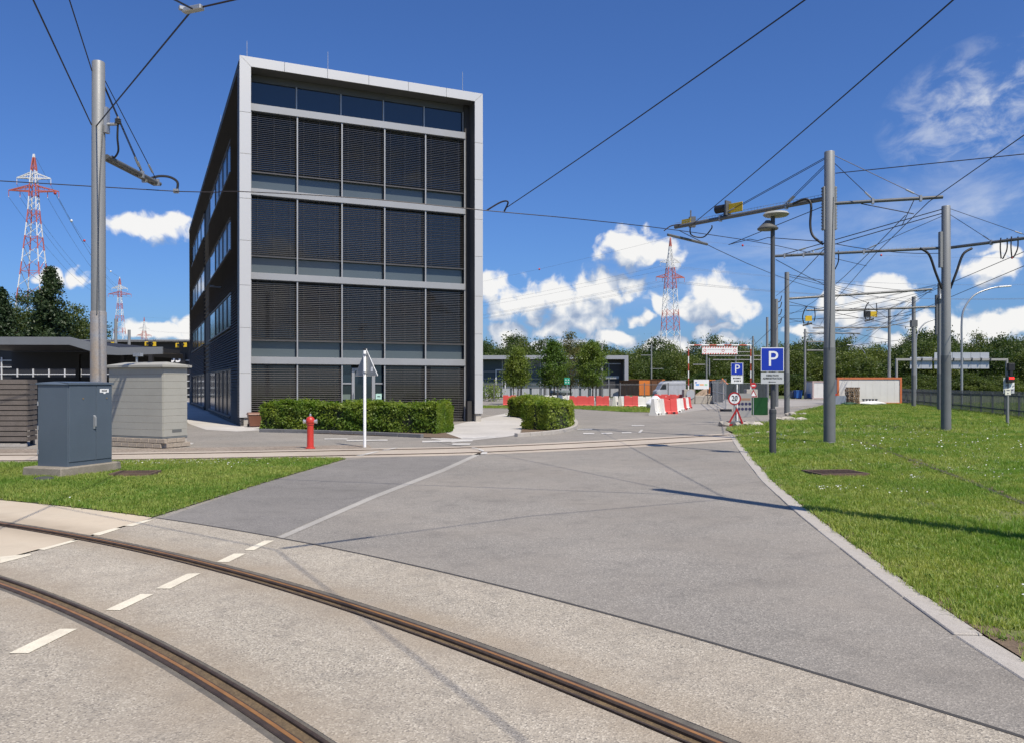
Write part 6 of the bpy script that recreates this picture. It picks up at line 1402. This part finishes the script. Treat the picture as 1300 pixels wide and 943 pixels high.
for px, top_, hw_, sd, lab in ((657, 445, 16, 3, 'young round-crowned tree behind the single red barrier'), (703, 436, 22, 5, 'fuller young tree behind the curved hedge'), (752, 436, 22, 9, 'young tree rising behind the red barriers')):
    D = 70.0; h = ZH(top_, D); e = thing('young_tree', lab, 'tree', GX(px, D)); rx = hw_ / F * D
    put(bpy.data.objects.new('crown', teardrop(sd, rx * 1.0, h, 1.75, 95, 105, .085, .25, LEAF)), e); limbs(sd, h * .95, .07, 9, rx * .7, 1.6).build('trunk', BARK, e, smooth=60)
    for s in (-1, 1): MB().tube((s * .35, 0, 0), (s * .35, 0, 1.9), .04, 6).build('support_stake', TIMB, e)
e = thing('sparse_tree', 'taller sparse brownish tree between the two fuller young trees', 'tree', GX(724, 73)); put(bpy.data.objects.new('crown', teardrop(21, 1.35, ZH(424, 73), 1.8, 120, 34, .075, .22, leafmat('sparse_leaf', (.10, .105, .03), (.16, .14, .05), trans=.3))), e); limbs(21, ZH(421, 73), .06, 16, 1.0, 1.6).build('trunk', BARK, e, smooth=60)
# the wood beyond
variants = []
for i in range(4): variants.append(crown(40 + i, 3.5 + .35 * i, 4.5, 5.4, 95, 120, .19, .72, LEAFW, 'wood_tree', .55))
X, D_, Sx, Sz = [], [], [], []
for row, (D, hh, step) in enumerate(((150, .80, 4.6), (160, .95, 4.9), (172, 1.08, 5.2), (186, 1.16, 5.6))):
    for x in np.arange(-26, 150, step):
        px = 650 + F * x / D; bumpy = 1 + .10 * math.sin(px * .021 + 1) + .06 * math.sin(px * .06) + (.10 if px > 1000 else 0) - (.10 if 860 < px < 990 else 0) + (-.05 if px > 1180 else 0)
        X.append(x + RNG.uniform(-1.2, 1.2)); D_.append(D + RNG.uniform(-4, 4)); Sx.append(RNG.uniform(.8, 1.25)); Sz.append(hh * bumpy * RNG.uniform(.80, 1.13))
n = len(X); X, D_, Sx, Sz = map(np.array, (X, D_, Sx, Sz))
scatter('woodland', np.stack([X, D_, np.full(n, -.9)], 1), np.stack([np.zeros(n), np.zeros(n), RNG.uniform(0, 6.28, n)], 1), np.stack([Sx, Sx, Sz], 1), variants, label='dense green wood closing the view beyond the building site', cat='wood', kind='stuff')
nb = 60; bx = RNG.uniform(-15, 120, nb); bd = RNG.uniform(138, 146, nb)
scatter('undergrowth', np.stack([bx, bd, np.full(nb, -1.4)], 1), np.stack([np.zeros(nb), np.zeros(nb), RNG.uniform(0, 6.28, nb)], 1), np.stack([RNG.uniform(.7, 1.1, nb)] * 2 + [RNG.uniform(.3, .5, nb)], 1), variants, label='lighter bushes along the foot of the wood', cat='bushes', kind='stuff')
# left group
def conifer(label, px, D, top_, rx, seed):
    p = GX(px, D); h = ZH(top_, D); r = np.random.default_rng(seed); e = thing('spruce_tree', label, 'tree', p); C_ = []
    for k in range(26):
        t = k / 26; z = h * (.14 + .85 * t); rad = rx * (1 - t) ** .85 * r.uniform(.75, 1.1); nb_ = int(5 + 7 * (1 - t))
        for j in range(nb_):
            a = r.uniform(0, 6.28)
            for q in np.linspace(.15, 1, 7): C_.append((math.cos(a) * rad * q, math.sin(a) * rad * q, z - rad * .28 * q ** 2))
    C_ = np.array(C_); Q = np.repeat(C_, 14, 0) + r.normal(size=(len(C_) * 14, 3)) * .38; V, Fq = leaf_quads(Q, .27, up=.3, rng=r)
    put(bpy.data.objects.new('crown', npmesh('crown', V, Fq, CONIF, 4)), e); MB().path([(0, 0, 0), (0, 0, h * .97)], .3, 8, .04).build('trunk', BARK, e)
conifer('tall dark spruce right behind the left lattice pylon', 64, 150, 337, 7.6, 3); conifer('dark spruce left of the lattice pylon base', 2, 150, 366, 5.5, 4)
for px, top_, D, rx, sd, lab in ((88, 386, 158, 4.6, 61, 'broad dark leafy tree right of the spruce behind the depot'), (30, 372, 165, 5.0, 62, 'broad leafy tree left of the spruce behind the depot'), (15, 382, 156, 4.4, 63, 'lower leafy tree at the foot of the left spruce'), (112, 402, 190, 4.0, 64, 'small pale tree beside the broad dark tree'), (-20, 375, 160, 5, 65, 'leafy tree left of the depot trees')):
    h = ZH(top_, D); e = thing('leafy_tree', lab, 'tree', GX(px, D)); put(bpy.data.objects.new('crown', crown(sd, rx * 1.1, h * .42, h * .56, 120, 90, .24, .8, LEAFD)), e); limbs(sd, h * .9, .25, 8, rx * .7, 3).build('trunk', BARK, e)

# ------------------------------------------------------------------ lattice pylons and power lines
def pylon_mat(name, period, phase, low, lowcol):
    m = mat(name, (.7, .7, .7), .5); t = m.node_tree; b = t.nodes['Principled BSDF']; N = t.nodes.new; L = t.links.new
    tc = N('ShaderNodeTexCoord'); s = N('ShaderNodeSeparateXYZ'); L(tc.outputs['Object'], s.inputs[0])
    a = N('ShaderNodeMath'); a.operation = 'MULTIPLY_ADD'; L(s.outputs[2], a.inputs[0]); a.inputs[1].default_value = 1 / period; a.inputs[2].default_value = phase
    f = N('ShaderNodeMath'); f.operation = 'FRACT'; L(a.outputs[0], f.inputs[0]); g = N('ShaderNodeMath'); g.operation = 'GREATER_THAN'; L(f.outputs[0], g.inputs[0]); g.inputs[1].default_value = .5
    mx = N('ShaderNodeMix'); mx.data_type = 'RGBA'; L(g.outputs[0], mx.inputs[0]); mx.inputs[6].default_value = (.66, .66, .66, 1); mx.inputs[7].default_value = (.44, .115, .085, 1)
    h = N('ShaderNodeMath'); h.operation = 'LESS_THAN'; L(s.outputs[2], h.inputs[0]); h.inputs[1].default_value = low
    m2 = N('ShaderNodeMix'); m2.data_type = 'RGBA'; L(h.outputs[0], m2.inputs[0]); L(mx.outputs[2], m2.inputs[6]); m2.inputs[7].default_value = lowcol + (1,); L(m2.outputs[2], b.inputs['Base Color']); return m
def pylon_parts(prof, arms, dense, m_):
    def pw_(z):
        for (a, wa), (b, wb) in zip(prof, prof[1:]):
            if z <= b: return wa + (wb - wa) * (z - a) / (b - a)
        return prof[-1][1]
    legs = []
    for sx in (-1, 1):
        for sy in (-1, 1):
            b = MB()
            for (a, wa), (c, wc) in zip(prof, prof[1:]): b.tube((sx * wa, sy * wa, a), (sx * wc, sy * wc, c), .145, 4)
            legs.append(('leg', b.mesh('leg')))
    br = MB(); z = 0; k = 0
    while z < 53:
        w0 = pw_(z); z1 = min(z + max(1.4, w0 * 1.5), 55); w1 = pw_(z1); k += 1
        for sx, sy, tx, ty in ((-1, -1, 1, -1), (1, -1, 1, 1), (1, 1, -1, 1), (-1, 1, -1, -1)):
            br.tube((sx * w0, sy * w0, z), (tx * w1, ty * w1, z1), .07, 4)
            if dense: br.tube((tx * w0, ty * w0, z), (sx * w1, sy * w1, z1), .07, 4)
            if k % 3 == 0: br.tube((sx * w1, sy * w1, z1), (tx * w1, ty * w1, z1), .06, 4)
        z = z1
    parts = legs + [('bracing', br.mesh('bracing'))]
    for z, half in arms:
        for s in (-1, 1):
            b = MB(); w = pw_(z); tipp = Vector((s * half, 0, z + .1))
            for sy in (-1, 1):
                b.tube((s * w, sy * w, z), tipp, .15, 4); b.tube((s * w, sy * w, z + 1.3), tipp, .15, 4)
                for t in (.2, .4, .6, .8): b.tube(Vector((s * w, sy * w, z)).lerp(tipp, t), Vector((s * w, sy * w, z + 1.3)).lerp(tipp, t - .15), .045, 4)
            for xx in ((half, half * .55) if half > 5 else (half,)): b.tube((s * xx, 0, z), (s * xx, 0, z - 1.5), .08, 5)
            parts.append(('cross_arm', b.mesh('cross_arm')))
    for _, m in parts: m.materials.append(m_)
    return parts
PYA = pylon_parts([(0, 3.9), (14, 3.15), (22, 2.6), (31, 1.8), (42, .95), (50, .6), (53, .4), (56, .06)], ((47.2, 5.6), (50.2, 3.8)), False, pylon_mat('pylon_paint', 6.2, .1, 16.5, (.26, .27, .24)))
PYB = pylon_parts([(0, 3.9), (14, 2.9), (24, 2.5), (34, 2.0), (42, 1.45), (47, 1.0), (50, .6), (56, .06)], ((41.2, 5.6), (46.8, 4.0)), True, pylon_mat('pylon_paint_b', 15.6, .12, 14.0, (.50, .20, .085)))
PYL = {}
def pylon(key, label, px, D, top_, rz, PP):
    p = GX(px, D); s = ZH(top_, D) / 56.0; e = thing('lattice_pylon', label, 'pylon', p, rz, group='red and white lattice pylons'); e.scale = (s, s, s)
    for n_, m in PP: inst(n_, m, e)
    PYL[key] = (p, s, rz)
pylon('L', 'large red and white lattice pylon behind the depot and spruce', 43, 189, 196, R(6), PYA); pylon('R', 'red and white lattice pylon rising from the wood behind the van', 851, 297, 302, R(12), PYB); pylon('M', 'distant red and white pylon right of the left mast', 152, 404, 352, R(6), PYA); pylon('N', 'faint farthest red and white pylon near the office block corner', 183, 640, 403, R(8), PYB); pylon('Q', 'red and white pylon far beyond the slat fence on the right', 1480, 330, 320, R(12), PYB)
def att(k, x, z):
    p, s, rz = PYL[k]; return p + Vector((x * s * math.cos(rz), x * s * math.sin(rz), z * s))
LINEM = mat('power_line', (.16, .17, .2), .6)
ball = {}
for c_, nm in (((.5, .03, .03), 'r'), ((.7, .7, .7), 'w')):
    ball[nm] = MB().lathe([(.02, -.42), (.25, -.35), (.42, 0), (.25, .35), (.02, .42)], n=10).mesh('marker_ball', smooth=60); ball[nm].materials.append(mat('ball_' + nm, c_, .5))
def power(a, b, what):
    pos = ((-5.6, 45.7), (-3.1, 45.7), (3.1, 45.7), (5.6, 45.7), (-3.8, 48.7), (3.8, 48.7), (0, 56)) if a == 'L' else ((-5.3, 39.7), (-2.9, 39.7), (2.9, 39.7), (5.3, 39.7), (-3.6, 45.3), (3.6, 45.3), (0, 56))
    for x, z in pos:
        pa, pb = att(a, x, z), att(b, x, z); L_ = (pb - pa).length; pts = sag(pa, pb, L_ * .022, 16)
        o = MB().path(pts, .03, 4).build('power_line', LINEM, loc=pa, label=('earth wire with round markers ' if x == 0 else 'thin %s line ' % (('upper arm' if (z > 48 or 45 < z < 45.5) else 'lower arm outer' if abs(x) > 4 else 'lower arm inner'))) + what, cat='power line', **({} if x == 0 else {'group': 'power lines ' + what}))
        if x == 0:
            for i in range(2, 14, 2): q = pts[i]; inst('marker_ball', ball['r' if i % 4 else 'w'], o, q - pa)
power('L', 'M', 'strung from the large left pylon to the distant one'); power('R', 'N', 'strung from the wood pylon behind the office block'); power('R', 'Q', 'strung from the wood pylon to the right')
